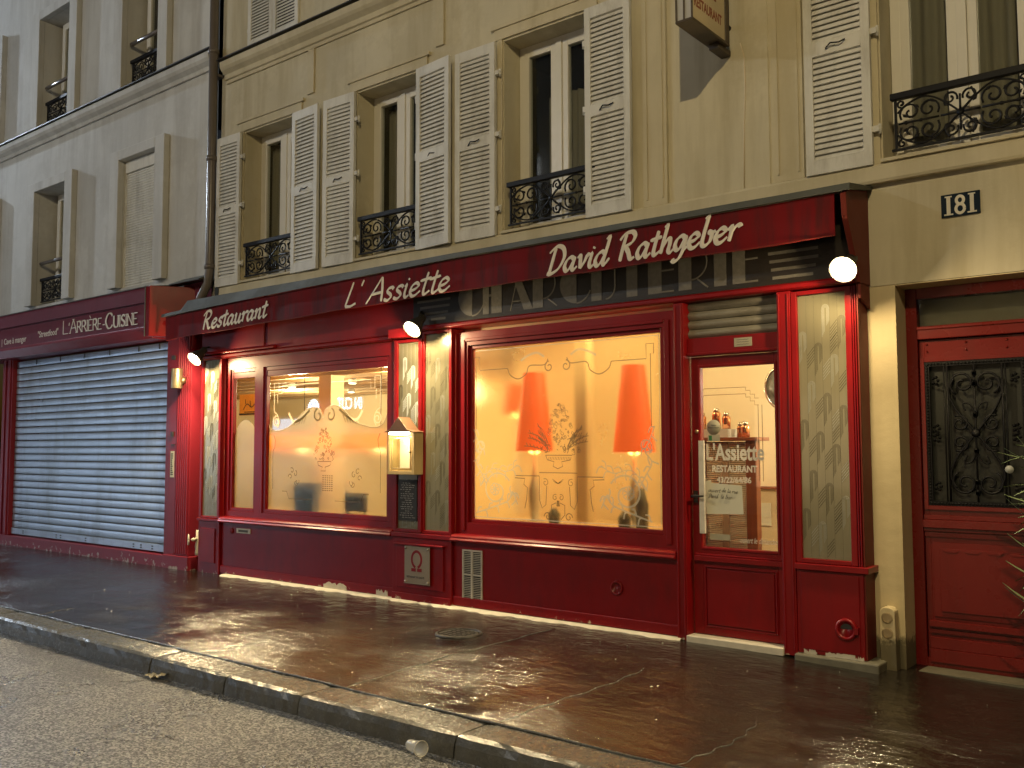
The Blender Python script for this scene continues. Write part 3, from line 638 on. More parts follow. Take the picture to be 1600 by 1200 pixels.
# downpipe between the two houses
mb = MB(); px, py = -9.93, .09
mb.tube([(px, py, 12), (px, py, 3.62), (px - .02, py - .01, 3.45), (px - .10, py - .05, 3.28), (px - .15, py - .07, 3.16), (px - .155, py - .07, 3.06)], .055, 12)
mb.tube([(px - .085, py + .06, 12), (px - .085, py + .06, 3.5)], .014, 6)
for z in (3.66, 5.0, 6.35, 8.2): mb.lathe([(.064, -.03), (.068, 0), (.064, .03)], (px, py, z), 14)
for z in (4.4, 6.05): mb.box(px - .065, px + .065, py + .02, WY - .001, z - .015, z + .015)
mb.build('downpipe', 'pipe_brown', house)

# house door of 181
DY = WY + .24
mb = MB(); x0, x1 = -1.93, -.45
mb.frame(x0, x1, -.05, 2.55, DY - .02, DY + .06, .075); mb.box(x0 + .075, x1 - .075, DY - .035, DY + .05, 2.19, 2.28)
mb.box(x0 + .075, x1 - .075, DY - .045, DY - .036, 2.255, 2.275)
d = mb.build('house_door', 'house_door_red', house, bevel=.005)
mb = MB().box(x0 + .075, x1 - .075, DY + .005, DY + .012, 2.28, 2.476); mb.build('transom_pane', 'dark_glass', d); MB().box(x0 + .08, x1 - .08, DY + .045, DY + .05, 2.285, 2.47).build('transom_board', 'transom_board', d)
MB().box(x0, x1, DY + .1, DY + .11, 0, 2.55).build('backing', 'grill_back', d)
lx0, lx1 = x0 + .08, x1 - .08
GX0, GX1, GZ0, GZ1 = -1.815, -1.19, 1.05, 2.03
mb = MB()
mb.box(lx0, GX0, DY, DY + .045, .0, 2.185); mb.box(GX1, lx1, DY, DY + .045, .0, 2.185)
mb.box(GX0, GX1, DY, DY + .045, .0, GZ0); mb.box(GX0, GX1, DY, DY + .045, GZ1, 2.185)
mb.frame(GX0 - .03, GX1 + .03, GZ0 - .03, GZ1 + .03, DY - .018, DY - .0005, .028)
for za, zb, yo in ((.955, .985, .02), (.90, .953, .045), (.875, .898, .025), (.835, .87, .012)): mb.box(lx0, GX1 + .07, DY - yo, DY - .0006, za, zb)
# lower raised panel with a scalloped head and stepped foot
mb.box(-1.80, GX1 + .03, DY - .012, DY - .0004, .30, .80); mb.box(-1.755, GX1 - .01, DY - .026, DY - .0125, .34, .76)
for k in range(4): mb.prism([(-1.735 + .135 * k, .752), (-1.715 + .135 * k, .735), (-1.65 + .135 * k, .735), (-1.63 + .135 * k, .752)], 'y', DY - .030, DY - .0265)
for za, zb, yo in ((.235, .275, .035), (.19, .215, .022), (.09, .165, .03), (.0, .088, .04)): mb.box(lx0 + .02, GX1 + .06, DY - yo, DY - .0007, za, zb)
leaf = mb.build('door_leaf', 'house_door_red', d, bevel=.005)
mb = MB()
for x in (-1.80, -1.55, -1.30):
    for z in (2.105, 2.155): mb.lathe([(.009, 0), (.007, .006), (.0, .008)], (x, DY, z), 8, (0, -1, 0))
mb.build('door_bolts', 'house_door_red', d)
mb = MB(); gy = DY - .012; mb.frame(GX0, GX1, GZ0, GZ1, gy - .004, gy + .02, .03)
for i in range(46): 
    z = GZ0 + .02 + i * .0209
    for x in (GX0 + .015, GX1 - .015): mb.lathe([(0, -.007), (.008, -.004), (.008, .004), (0, .007)], (x, gy - .006, z), 5)
for i in range(28):
    x = GX0 + .02 + i * .0217
    for z in (GZ0 + .015, GZ1 - .015): mb.lathe([(0, -.007), (.008, -.004), (.008, .004), (0, .007)], (x, gy - .006, z), 5)
cx, cz = (GX0 + GX1) / 2, (GZ0 + GZ1) / 2
def T(pts, r=.0085): mb.tube(xz(pts, gy), r, 5)
T([(cx, GZ0 + .03), (cx, GZ1 - .03)], .007)
for s in (-1, 1):
    T([(cx + s * .17, GZ0 + .03), (cx + s * .17, GZ1 - .03)], .008); T([(cx + s * .19, GZ0 + .03), (cx + s * .19, GZ1 - .03)], .005)
    for u in (-1, 1):
        T([(cx + s * p[0], cz + u * p[1]) for p in spiral(.075, .335, .085, .018, -60, 470, 26)])
        T([(cx + s * p[0], cz + u * p[1]) for p in cr([(.13, .37), (.165, .28), (.12, .16), (.045, .06), (.0, .0)], 6)])
        T([(cx + s * p[0], cz + u * p[1]) for p in spiral(.10, .065, .058, .012, 60, 560, 24)])
        T([(cx + s * p[0], cz + u * p[1]) for p in cr([(0.0, .12), (.03, .19), (.075, .20), (.06, .15)], 5)], .006)
        for zz in (.12, .33, .40): mb.lathe([(0, -.03), (.016, -.01), (.016, .01), (0, .03)], (cx, gy - .004, cz + u * zz), 6)
        for zz, q in ((.03, .05), (.36, .04)):
            for k in range(5): mb.lathe([(.0, 0), (.012, .003), (0, .01)], (cx + s * (.245) + .018 * math.cos(k * 1.26), gy - .002, cz + u * zz + .024 * math.sin(k * 1.26)), 6, (0, -1, 0))
mb.lathe([(.03, 0), (.02, .01), (0, .014)], (cx, gy - .006, cz), 10, (0, -1, 0))
mb.build('door_grille', 'iron', d)
MB().box(GX0, GX1, DY + .03, DY + .034, GZ0, GZ1).build('grille_pane', 'grill_back', d)
MB().lathe([(.026, 0), (.026, .006)], (-1.305, gy - .03, 1.30), 16, (0, -1, 0)).build('door_sticker', 'etch_light', d)
mb = MB().box(-1.93, -.45, WY + .02, DY + .3, -.2, -.035); mb.build('doorstep', 'stone_step', d)

# number plate
pl = top('house_number_plate', 'dark blue enamel plate with white number 181 over the red house door', 'number plate', (-1.5, WY, 3.04))
mb = MB().box(-1.615, -1.375, WY - .012, WY - .001, 2.965, 3.12); mb.build('plate', 'enamel_blue', pl, bevel=.004)
mb = MB(); y = WY - .0125
def one(xc):
    mb.box(xc - .012, xc + .012, y - .001, y, 2.988, 3.098); mb.box(xc - .028, xc + .028, y - .001, y, 2.978, 2.9878); mb.box(xc - .022, xc + .022, y - .001, y, 3.0982, 3.107)
one(-1.568); one(-1.425)
for zc, rx, rz in ((3.015, .026, .030), (3.072, .022, .026)):
    mb.ribbon([(-1.497 + rx * math.cos(a * PI / 12), zc + rz * math.sin(a * PI / 12)) for a in range(25)], .019, y, None, .0015)
mb.build('digits', 'enamel_white', pl)

# ================================================================== GREY HOUSE ON THE LEFT
grey = top('apartment_building', 'grey plastered apartment house past the brown downpipe, above the closed roller shutter', 'building', (-13.5, .2, 0))
LW = [(-17.30, -16.33), (-14.76, -13.78), (-12.22, -11.29)]
hs = [(a, b, 3.66, 5.44) for a, b in LW] + [(a, b, 6.45, 8.2) for a, b in LW] + [(a, b, 9.4, 11) for a, b in LW]
for k in range(1, 4): hs += [(a - 7.6 * k, b - 7.6 * k, c, d_) for a, b, c, d_ in hs[:6]]
mb = MB(); holes_wall(mb, -40, -9.98, 3.2, 12, hs, WY, .30); mb.quad((-40, WY, -.2), (-16.2, WY, -.2), (-16.2, WY, 3.2), (-40, WY, 3.2)); mb.build('wall', 'grey_plaster', grey)
mb = MB()
for a, b, c, d_ in hs[:9]:
    t = .23; yy = WY - .085
    mb.box(a - t, a, yy, WY - .001, c - .0, d_ + .14); mb.box(b, b + t, yy, WY - .001, c - .0, d_ + .14); mb.box(a, b, yy, WY - .001, d_, d_ + .14)
    mb.build('window_surround', 'grey_plaster', grey, bevel=.006); mb = MB()
mb = MB(); mb.prism([(WY - .002, 6.20), (WY - .03, 6.20), (WY - .04, 6.25), (WY - .09, 6.29), (WY - .11, 6.33), (WY - .115, 6.40), (WY - .002, 6.42)], 'x', -40, -10.05)
mb.build('string_course', 'grey_plaster', grey, bevel=.003)
MB().box(-40, -10.0, WY - .13, WY, 6.422, 6.437).build('flashing', 'dark_metal', grey)
for i, (a, b, c, d_) in enumerate(hs[:6]):
    if i == 2: continue
    o = sash_window(grey, a + .09, b - .02, c + .03, d_, WY + .24, fw=.05)
    railing(grey, a + .10, b - .02, c + .05, c + .42, WY + .04)
    MB().tube([(a + .06, WY + .03, c + .66), (b - .01, WY + .03, c + .66)], .028, 8).build('grab_rail', 'pipe_brown', grey)
a, b, c, d_ = hs[2]
mb = MB(); n = 46; zt = d_ - .17; st = (zt - c) / n
for i in range(n):
    z = c + st * i; mb.prism([(WY + .052, z), (WY + .040, z + st * .3), (WY + .040, z + st * .75), (WY + .052, z + st * .985)], 'x', a + .02, b - .02)
o = mb.build('roller_blind', 'shutter_paint', grey); MB().box(a + .004, b - .004, WY + .02, WY + .16, zt + .004, d_ - .004).build('blind_box', 'shutter_paint', o, bevel=.004)
mb = MB().box(a + .002, a + .019, WY + .02, WY + .07, c, zt); mb.box(b - .019, b - .002, WY + .02, WY + .07, c, zt); mb.build('blind_guide', 'shutter_paint', o)

# ================================================================== NEIGHBOUR: SHOP WITH THE ROLLER SHUTTER
shop = top('shopfront', 'burgundy shopfront with its wide grey metal roller shutter pulled down', 'shopfront', (-12.8, 0, 0))
BP = 'burgundy_paint'
mb = MB(); mb.box(-40, -10.60, -.03, .19, -.05, .145); mb.build('plinth', BP, shop, bevel=.006)
MB().box(-10.597, -10.06, -.05, .19, -.05, .16).build('plinth', BP, shop, bevel=.008)
mb = MB(); mb.box(-15.36, -15.02, .0, .19, .146, 2.84); mb.box(-15.30, -15.22, -.02, -.001, .146, 2.84); mb.box(-15.14, -15.06, -.02, -.001, .146, 2.84)
mb.build('post', BP, shop, bevel=.004)
mb = MB(); mb.box(-10.67, -10.60, .0, .19, .146, 2.84); mb.box(-10.597, -10.415, -.012, .19, .162, 2.84); mb.build('post', 'red_paint', shop, bevel=.004)
mb = MB(); mb.box(-10.412, -10.13, -.005, .16, .162, 2.95)
for k in range(6): mb.box(-10.395 + k * .044, -10.372 + k * .044, -.022, -.0051, .18, 2.93)
mb.build('fluted_pilaster', BP, shop, bevel=.004)
mb = MB(); n = 25; z0, z1 = .26, 2.80; st = (z1 - z0) / n
for i in range(n):
    z = z0 + i * st; yy = .07
    prof = [(yy + .02, z + .004)] + [(yy - .010 * math.sin(PI * (.15 + .70 * t / 8)) ** .5, z + .008 + (st - .016) * t / 8) for t in range(9)] + [(yy + .02, z + st - .004)]
    mb.prism(prof, 'x', -15.01, -10.68)
sh = mb.build('roller_shutter', 'slat_metal', shop); sh.data.polygons.foreach_set('use_smooth', [False] * len(sh.data.polygons))
mb = MB().box(-15.01, -10.68, .045, .10, .165, .258); bar = mb.build('bottom_bar', 'slat_metal', sh, bevel=.004)
mb = MB()
for x in (-14.6, -13.55, -13.42, -12.7, -11.45, -11.27, -11.0):
    mb.box(x - .02, x + .02, .043, .0449, .215, .232); mb.box(x - .02, x + .02, .043, .0449, .185, .20)
mb.build('bar_slots', 'dark_metal', bar)
mb = MB()
for x in (-14.35, -13.6, -12.9, -12.2, -11.45, -10.95): mb.box(x - .004, x + .004, .046, .056, 2.72, 2.80)
mb.build('slat_clips', 'dark_metal', sh)
# sign box
AB = 'awning_burgundy'; fy = -.29
mb = MB(); mb.prism([(fy, 3.25), (fy - .012, 3.26), (fy - .012, 3.44), (.17, 3.50), (.17, 3.25)], 'x', -40, -10.69); mb.build('fascia', AB, shop, bevel=.004)
mb = MB(); mb.prism([(fy + .02, 2.955), (fy + .02, 3.248), (.17, 3.248), (.17, 2.955)], 'x', -40, -10.69); sg = mb.build('sign_board', AB, shop)
mb = MB(); mb.prism([(fy + .0, 2.92), (fy + .0, 2.953), (.17, 2.953), (.17, 2.82), (fy + .10, 2.82)], 'x', -40, -10.69); mb.build('soffit', BP, shop, bevel=.004)
mb = MB(); mb.prism([(-10.688, fy - .012), (-10.60, fy - .012), (-10.30, .16), (-10.688, .16)], 'z', 2.83, 3.455); mb.build('end_panel', 'red_paint', shop, bevel=.006)
MB().box(-10.70, -10.689, fy - .02, fy + .0, 2.83, 3.46).build('corner_strip', 'zinc', shop)
mb = MB(); mb.quad((-10.6, .165, 2.8), (-9.99, .165, 2.8), (-9.99, .165, 3.52), (-10.6, .165, 3.52)); mb.box(-10.30, -10.20, .13, .1649, 3.30, 3.46); mb.box(-10.18, -9.99, .135, .1649, 3.28, 3.29)
mb.build('back_wall', AB, shop)
mb = MB(); mb.prism([(fy - .02, 3.445), (fy - .02, 3.455), (.17, 3.53), (.17, 3.515)], 'x', -40, -10.65); mb.prism([(-.02, 3.50), (-.02, 3.51), (.18, 3.60), (.18, 3.52)], 'x', -10.648, -9.99); mb.build('roof_flashing', 'zinc', shop)
yy = fy + .018
serif_word("L'ARRI`RE-CUISINE", -12.86, -10.86, 3.03, 3.00, .185, yy, big=(0, 2, 10)).build('lettering', 'lettering_cream', shop)
text_mb('"Streetfood"', -13.62, 3.04, .125, yy, sx=.98, bold=.001).build('lettering', 'lettering_cream', shop)
for w_, x_ in (('Épicerie fine', -15.50), ('|', -14.80), ('Cave à manger', -14.72)): text_mb(w_, x_, 3.015, .125, yy, sx=.98, bold=.001).build('lettering', 'lettering_cream', shop)
mb = MB().box(-10.53, -10.45, -.016, -.0125, 1.10, 1.42); o = mb.build('notice', 'paper', shop)
mb = MB()
for k in range(11): mb.box(-10.52, -10.46 - random.random() * .03, -.0175, -.0162, 1.13 + k * .025, 1.142 + k * .025)
mb.build('notice_print', 'ink', o)
mb = MB().box(-10.53, -10.46, -.03, -.0125, 2.55, 2.60); mb.box(-10.52, -10.47, -.03, -.0125, 1.60, 1.66); mb.box(-10.52, -10.44, -.02, -.0125, 1.49, 1.505); mb.build('door_hardware', 'dark_metal', shop)

lamp = top('wall_lamp', 'small brass cylinder wall lamp on the burgundy pilaster beside the roller shutter', 'wall lamp', (-10.27, -.02, 2.3))
MB().lathe([(.065, 2.18), (.067, 2.185), (.067, 2.415), (.065, 2.42), (.05, 2.40)], (-10.27, -.11, 0), 20).build('lamp_body', 'brass', lamp)
MB().lathe([(.045, 0), (.045, .035), (.03, .05)], (-10.25, -.023, 2.28), 14, (0, -1, 0)).build('bracket', 'brass', lamp)

# white standpipe with its hand wheel in the gap between the two shopfronts
sp = top('standpipe', 'thin white standpipe with a small hand wheel valve between the two shopfronts', 'pipe', (-10.0, .06, 0))
MB().tube([(-10.00, .07, 2.34), (-10.00, .07, .45), (-10.0, .07, .0)], .014, 8).build('pipe', 'pipe_white', sp)
mb = MB().lathe([(.03, 0), (.034, .03), (.03, .07), (.034, .11), (.026, .16), (.026, .3)], (-10.0, .05, .18), 12); mb.lathe([(.024, 0), (.022, .05), (.012, .07)], (-10.0, .03, .37), 10, (0, -1, 0)); mb.build('valve', 'pipe_white', sp)
mb = MB(); q = Vector((-.55, -1, 0)).to_track_quat('Z', 'Y'); c = Vector((-10.03, -.06, .37))
mb.tube([c + q @ Vector((.058 * math.cos(k * PI / 12), .058 * math.sin(k * PI / 12), 0)) for k in range(25)], .009, 6)
for k in range(5): mb.tube([c, c + q @ Vector((.056 * math.cos(k * 1.257), .056 * math.sin(k * 1.257), 0))], .006, 5)
mb.build('hand_wheel', 'pipe_white', sp)

# ================================================================== THE RESTAURANT FRONT
rest = top('shopfront', 'red painted restaurant front with etched lit windows under a lettered awning board', 'shopfront', (-6, 0, 0))
RP = 'red_paint'
def part(mb, name, mat=RP, parent=None, bevel=.004, lab=None):
    o = mb.build(name, mat, parent or rest, bevel=bevel)
    if lab: o['label'] = lab
    return o
def deco_pattern(mb, mb2, x0, x1, z0, z1, y, seed, w=.0030):
    w *= .75; nC = max(3, round((x1 - x0) / .058)); cw = (x1 - x0) / nC; ph = .62
    for c in range(1, nC): mb.ribbon([(x0 + c * cw, z0), (x0 + c * cw, z1)], .0012, y, None, .0004)
    for c in range(nC):
        for k in range(-1, 5):
            z = z0 + ((c * .43 + seed * .17) % 1) * ph + k * ph; h = .20; xa = x0 + c * cw; M = mb2 if (c + k + seed) % 3 == 0 else mb
            if z < z0 + .01 or z + h + .03 > z1: continue
            for q in range(4):
                r = cw * (.46 - .105 * q); xc = xa + cw * .5
                M.ribbon([(xc - r, z + .012 * q)] + [(xc + r * math.cos(t_), z + h + r * 1.1 * math.sin(t_)) for t_ in [PI - PI * t / 8 for t in range(9)]] + [(xc + r, z + h * .55 - .01 * q)], w, y - .0004, None, .0006)
            xb = xa + cw if c < nC - 1 else xa - cw; M = mb2 if (c + k + seed) % 4 == 1 else mb
            for q in range(5):
                zz = z + .085 - .022 * q
                if zz - .03 > z0 and zz + .05 < z1: M.ribbon([(xb + cw * .06, zz - .03), (xb + cw * .94, zz + .03)], w * 1.5, y - .0007 - .0002 * q, None, .0006)
def glass_panel(x0, x1, z0, z1, y, seed, mat='etch_dark', w=.003):
    o = MB().box(x0, x1, y, y + .008, z0, z1).build('decorative_glass', 'deco_glass', rest)
    mb = MB(); m2 = MB(); deco_pattern(mb, m2, x0 + .004, x1 - .004, z0 + .01, z1 - .01, y - .0006, seed, w)
    if mat == 'etch_dark': mb.build('etched_pattern', 'etch_shade', o); m2.build('polished_pattern', 'etch_soft', o)
    else: mb.build('etched_pattern', mat, o); m2.build('polished_pattern', 'etch_shade', o)
    return o
# left pilaster
mb = MB(); mb.box(-9.92, -9.50, .0, .19, -.02, .60); mb.box(-9.86, -9.57, -.014, -.001, .12, .52); part(mb, 'pilaster_base')
MB().box(-9.93, -9.49, -.02, .19, .603, .635).build('ledge', RP, rest, bevel=.004)
mb = MB(); mb.frame(-9.92, -9.51, .638, 2.52, .0, .19, .045, .02); part(mb, 'pilaster_frame'); glass_panel(-9.874, -9.556, .659, 2.499, .022, 3, 'etch_light', .0065)
# left window joinery
mb = MB(); holes_wall(mb, -9.505, -6.63, .66, 2.50, [(-9.42, -8.92, .73, 2.37), (-8.79, -6.745, .73, 2.37)], .06, .035); part(mb, 'window_frame', bevel=0)
mb = MB(); mb.frame(-9.42, -8.92, .73, 2.37, .075, .125, .045, .04); mb.box(-9.375, -8.965, .08, .12, 2.262, 2.33)
mb.frame(-8.79, -6.745, .73, 2.37, .075, .125, .048, .045); mb.box(-8.742, -6.793, .08, .12, 2.262, 2.325); part(mb, 'window_sash')
mb = MB(); mb.prism([(.058, .60), (-.03, .60), (-.035, .615), (-.02, .63), (-.02, .645), (.0, .66), (.058, .668)], 'x', -9.495, -6.632); part(mb, 'window_ledge')
mb = MB(); mb.box(-9.495, -6.632, .03, .19, .0, .598); mb.box(-9.495, -6.632, .014, .029, .02, .10); part(mb, 'stall_riser')
# centre pillar
mb = MB(); mb.box(-6.62, -5.855, .0, .19, -.01, .60); mb.box(-6.56, -5.945, -.016, -.001, .13, .53); mb.box(-6.57, -5.93, -.045, -.001, .532, .548); mb.box(-6.62, -5.855, -.016, -.001, .0, .075); part(mb, 'pilaster_base')
mb = MB(); mb.box(-6.625, -5.85, -.022, .19, .603, .645); part(mb, 'ledge')
mb = MB(); mb.frame(-6.62, -6.245, .648, 2.50, .0, .19, .045, .03); mb.frame(-6.242, -5.857, .648, 2.56, .0, .19, .035, .03); mb.box(-6.262, -6.225, -.02, -.001, .66, 2.49); part(mb, 'pilaster_frame')
glass_panel(-6.574, -6.291, .679, 2.469, .022, 5, 'etch_light', .0065); glass_panel(-6.206, -5.893, .679, 2.529, .022, 8)
# big window joinery
mb = MB(); holes_wall(mb, -5.853, -3.535, .66, 2.52, [(-5.71, -3.67, .77, 2.395)], .06, .03); part(mb, 'window_frame', bevel=0)
mb = MB(); mb.frame(-5.71, -3.67, .77, 2.395, .086, .135, .032, .034); mb.box(-5.78, -5.735, .045, .059, .70, 2.45); mb.box(-3.645, -3.60, .045, .059, .70, 2.45); mb.box(-5.73, -3.65, .045, .059, 2.43, 2.46); part(mb, 'window_sash')
mb = MB(); mb.prism([(.058, .60), (-.03, .60), (-.035, .615), (-.02, .63), (-.02, .645), (.0, .66), (.058, .668)], 'x', -5.85, -3.535); part(mb, 'window_ledge')
mb = MB(); mb.box(-5.853, -3.535, .03, .19, .0, .598); mb.box(-5.853, -3.535, .014, .029, .02, .10); part(mb, 'stall_riser')
# door posts and door
for a, b in ((-3.532, -3.445), (-2.695, -2.595)):
    mb = MB(); mb.box(a, b, -.005, .19, .0, 2.56)
    for k in range(2): mb.box(a + .012 + k * (b - a - .034), a + .022 + k * (b - a - .034), -.014, -.0051, .04, 2.54)
    part(mb, 'door_post')
mb = MB(); n = 4; st = .28 / n
for i in range(n):
    z = 2.285 + i * st; mb.prism([(.11, z)] + [(.09 - .022 * math.sin(PI * t / 6), z + st * (.04 + .92 * t / 6)) for t in range(7)] + [(.11, z + st)], 'x', -3.443, -2.697)
part(mb, 'door_shutter', 'slat_grey', bevel=0)
mb = MB(); mb.box(-3.443, -2.697, .05, .15, 2.145, 2.283); mb.box(-3.443, -2.697, .035, .049, 2.15, 2.17); tr = part(mb, 'transom')
MB().box(-3.05, -2.91, .046, .0495, 2.195, 2.26).build('name_plate', 'sticker_grey', tr)
mb = MB(); [mb.ribbon([(-3.03 + .008 * j, z_ + .002 * math.sin(j * 2.3 + z_ * 90)) for j in range(13)], .0025, .0455) for z_ in (2.245, 2.228, 2.21)]; mb.build('name_plate_print', 'ink', tr)
DX0, DX1 = -3.43, -2.705
mb = MB(); dg = (-3.352, -2.758, .70, 2.055)
mb.box(DX0, dg[0], .08, .13, .05, 2.14); mb.box(dg[1], DX1, .08, .13, .05, 2.14); mb.box(dg[0], dg[1], .08, .13, dg[3], 2.14); mb.box(dg[0], dg[1], .08, .13, .05, dg[2])
mb.frame(dg[0] - .02, dg[1] + .02, dg[2] - .02, dg[3] + .02, .07, .0795, .019); mb.box(DX0 + .02, DX1 - .01, .045, .0795, .595, .635); mb.box(DX0 + .02, DX1 - .01, .055, .0795, .636, .65)
mb.frame(-3.335, -2.765, .11, .56, .068, .0795, .012); mb.box(-3.315, -2.785, .066, .0795, .13, .54)
door = part(mb, 'door')
MB().box(dg[0], dg[1], .098, .104, dg[2], dg[3]).build('door_pane', 'clear_glass', door)
mb = MB().box(-3.36, -3.315, .045, .069, .80, 1.50); mb.build('push_plate', 'vent_white', door, bevel=.004)
mb = MB(); mb.tube([(-3.40, .075, 1.08), (-3.40, .01, 1.08), (-3.30, .0, 1.085)], [.012, .012, .009], 8); mb.box(-3.42, -3.385, .072, .0795, 1.03, 1.12); mb.build('handle', 'dark_metal', door)
MB().lathe([(.016, 0), (.016, .01), (.006, .014)], (-3.385, .079, 1.57), 12, (0, -1, 0)).build('lock', 'brass', door)
y = .0975
mb = MB()
for c in (0, .05):
    mb.ribbon([(-3.35, 1.82 + c), (-3.33, 1.845 + c), (-3.0, 1.845 + c), (-2.99, 1.845 + c), (-2.99, 1.82 + c), (-2.955, 1.82 + c), (-2.955, 1.79 + c), (-2.92, 1.79 + c), (-2.92, 1.76 + c), (-2.89, 1.76 + c)], .005, y, None, .0004)
for x in (-2.895, -2.865): mb.ribbon([(x, 1.76), (x, 1.20)], .006, y, None, .0004)
mb.build('etched_line', 'etch_grey', door)
for m_ in (text_mb("L'Assiette", -3.325, 1.355, .17, y, sx=.70, bold=.004), text_mb('RESTAURANT', -3.275, 1.265, .068, y, sx=.86, bold=.002), text_mb('43/22/64/86', -3.235, 1.185, .060, y, sx=.95, bold=.0015), text_mb('ouvert le dimanche', -3.06, .745, .062, y, sx=.60, shear=.3)): m_.build('window_lettering', 'etch_white', door)
o = MB().lathe([(.058, 0), (.058, .001)], (-3.255, y, 1.60), 24, (0, -1, 0)).build('window_sticker', 'sticker_grey', door); MB().box(-3.305, -3.205, y - .001, y, 1.495, 1.545).build('window_sticker', 'sticker_grey', door); MB().box(-3.30, -3.135, y - .001, y, .755, .80).build('window_sticker', 'sticker_grey', door); MB().box(-3.295, -3.27, y - .002, y - .0011, 1.502, 1.538).build('sticker_mark', 'sticker_green', door); text_mb('Maitre\nRestaurateur', -3.255, 1.61, .017, y - .0012, align='CENTER').build('sticker_print', 'ink', door)
note = top('note', 'handwritten paper note taped inside the lower door glass', 'note', (-3.18, .09, 1.05))
nb_ = MB(); nb_.add([(-3.335, .092, 1.185), (-3.03, .088, 1.165), (-3.022, .090, .955), (-3.325, .094, .945)], [(0, 1, 2, 3)]); nb_.add([(-3.325, .0922, 1.195), (-3.28, .0922, 1.20), (-3.28, .0922, 1.15), (-3.325, .0922, 1.15)], [(0, 1, 2, 3)]); nb_.build('sheet', 'paper', note)
merge(script_word('ouvert'.replace('v', 'v'), -3.30, -3.20, 1.115, 1.11, .03, .0865, .12), script_word('de la rue', -3.19, -3.06, 1.115, 1.105, .03, .0865, .12), script_word('David', -3.30, -3.22, 1.07, 1.068, .03, .0865, .12), script_word('le bar', -3.20, -3.11, 1.067, 1.062, .03, .0865, .12)).build('handwriting', 'ink', note)
MB().box(-3.445, -2.69, -.03, .15, -.01, .045).build('doorstep', 'limestone', rest, bevel=.006)
# right pilaster
mb = MB(); mb.box(-2.592, -2.13, .0, .19, .03, .60); mb.box(-2.56, -2.16, -.008, -.001, .06, .585); part(mb, 'pilaster_base')
mb = MB(); mb.box(-2.594, -2.09, -.025, .19, .603, .645); part(mb, 'ledge')
mb = MB(); mb.frame(-2.592, -2.165, .648, 2.55, .0, .19, .042, .03)
for k in range(2): mb.box(-2.160 + k * .016, -2.150 + k * .016, .0, .19, .648, 2.55)
part(mb, 'pilaster_frame'); glass_panel(-2.548, -2.209, .679, 2.519, .022, 1)
MB().box(-2.127, -2.118, .003, .19, .03, 2.56).build('side_board', 'cheek_brown', rest)
mb = MB(); mb.lathe([(.075, 0), (.072, .018), (.052, .02), (.05, .006), (.0, .004)], (-2.25, -.008, .225), 24, (0, -1, 0)); mb.box(-2.19, -2.165, -.035, -.009, .20, .245); v = part(mb, 'air_vent', bevel=0)
MB().prism([(-2.25 + .04 * math.cos(a * PI / 10), .228 + .036 * math.sin(a * PI / 10)) for a in range(11)], 'y', -.0145, -.0125).build('vent_hole', 'dark_metal', v)
# round and oblong vents in the stall risers
mb = MB(); mb.lathe([(.058, 0), (.056, .014), (.044, .015), (.043, .004), (0, .004)], (-4.09, .03, .33), 24, (0, -1, 0)); v = part(mb, 'air_vent', bevel=0)
mb = MB()
for r_, n_ in ((.012, 6), (.026, 12), (.037, 16)):
    for k in range(n_): mb.lathe([(.0035, 0), (.0035, .001)], (-4.09 + r_ * math.cos(2 * PI * k / n_), .0255, .33 + r_ * math.sin(2 * PI * k / n_)), 6, (0, -1, 0))
mb.build('vent_hole', 'dark_metal', v)
mb = MB(); mb.frame(-5.735, -5.50, .085, .53, .015, .0295, .014); mb.box(-5.632, -5.612, .015, .0295, .099, .516); mb.box(-5.721, -5.632, .016, .0295, .30, .315); mb.box(-5.612, -5.514, .016, .0295, .30, .315)
for k in range(26):
    z = .105 + k * .0157
    if abs(z - .305) > .012:
        for a, b in ((-5.721, -5.632), (-5.612, -5.514)): mb.prism([(.0295, z), (.016, z + .004), (.016, z + .0085), (.0295, z + .006)], 'x', a, b)
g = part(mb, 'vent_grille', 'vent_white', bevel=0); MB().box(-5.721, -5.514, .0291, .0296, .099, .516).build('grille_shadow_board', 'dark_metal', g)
mb = MB().box(-9.19, -8.93, .018, .0295, .49, .545); ls = part(mb, 'letter_slot', 'vent_white', bevel=.003); MB().box(-9.15, -8.97, .0165, .0179, .505, .53).build('slot_flap', 'zinc', ls)
mb = MB(); mb.lathe([(.035, 0), (.034, .012), (.02, .014), (.0, .016)], (-9.29, .03, .51), 16, (0, -1, 0)); part(mb, 'bell_push', bevel=0)
# broken plaster at the foot
mb = MB()
for x0_, x1_, zt in ((-7.65, -7.30, .085), (-6.86, -6.70, .075), (-2.55, -2.46, .07), (-2.40, -2.20, .075), (-2.20, -2.14, .06)):
    n = 14; top_ = [(x0_ + (x1_ - x0_) * i / n, zt * (.55 + .45 * random.random())) for i in range(n + 1)]
    mb.prism([(x0_, -.04 if x0_ > -3 else .0)] + top_ + [(x1_, -.04 if x0_ > -3 else .0)], 'y', (-.004 if x0_ > -3 else .008), .02); part(mb, 'broken_render', 'limestone', bevel=0); mb = MB()
MB().box(-2.60, -2.03, -.055, .17, -.06, .028).build('foundation_stone', 'stone_step', rest, bevel=.01)
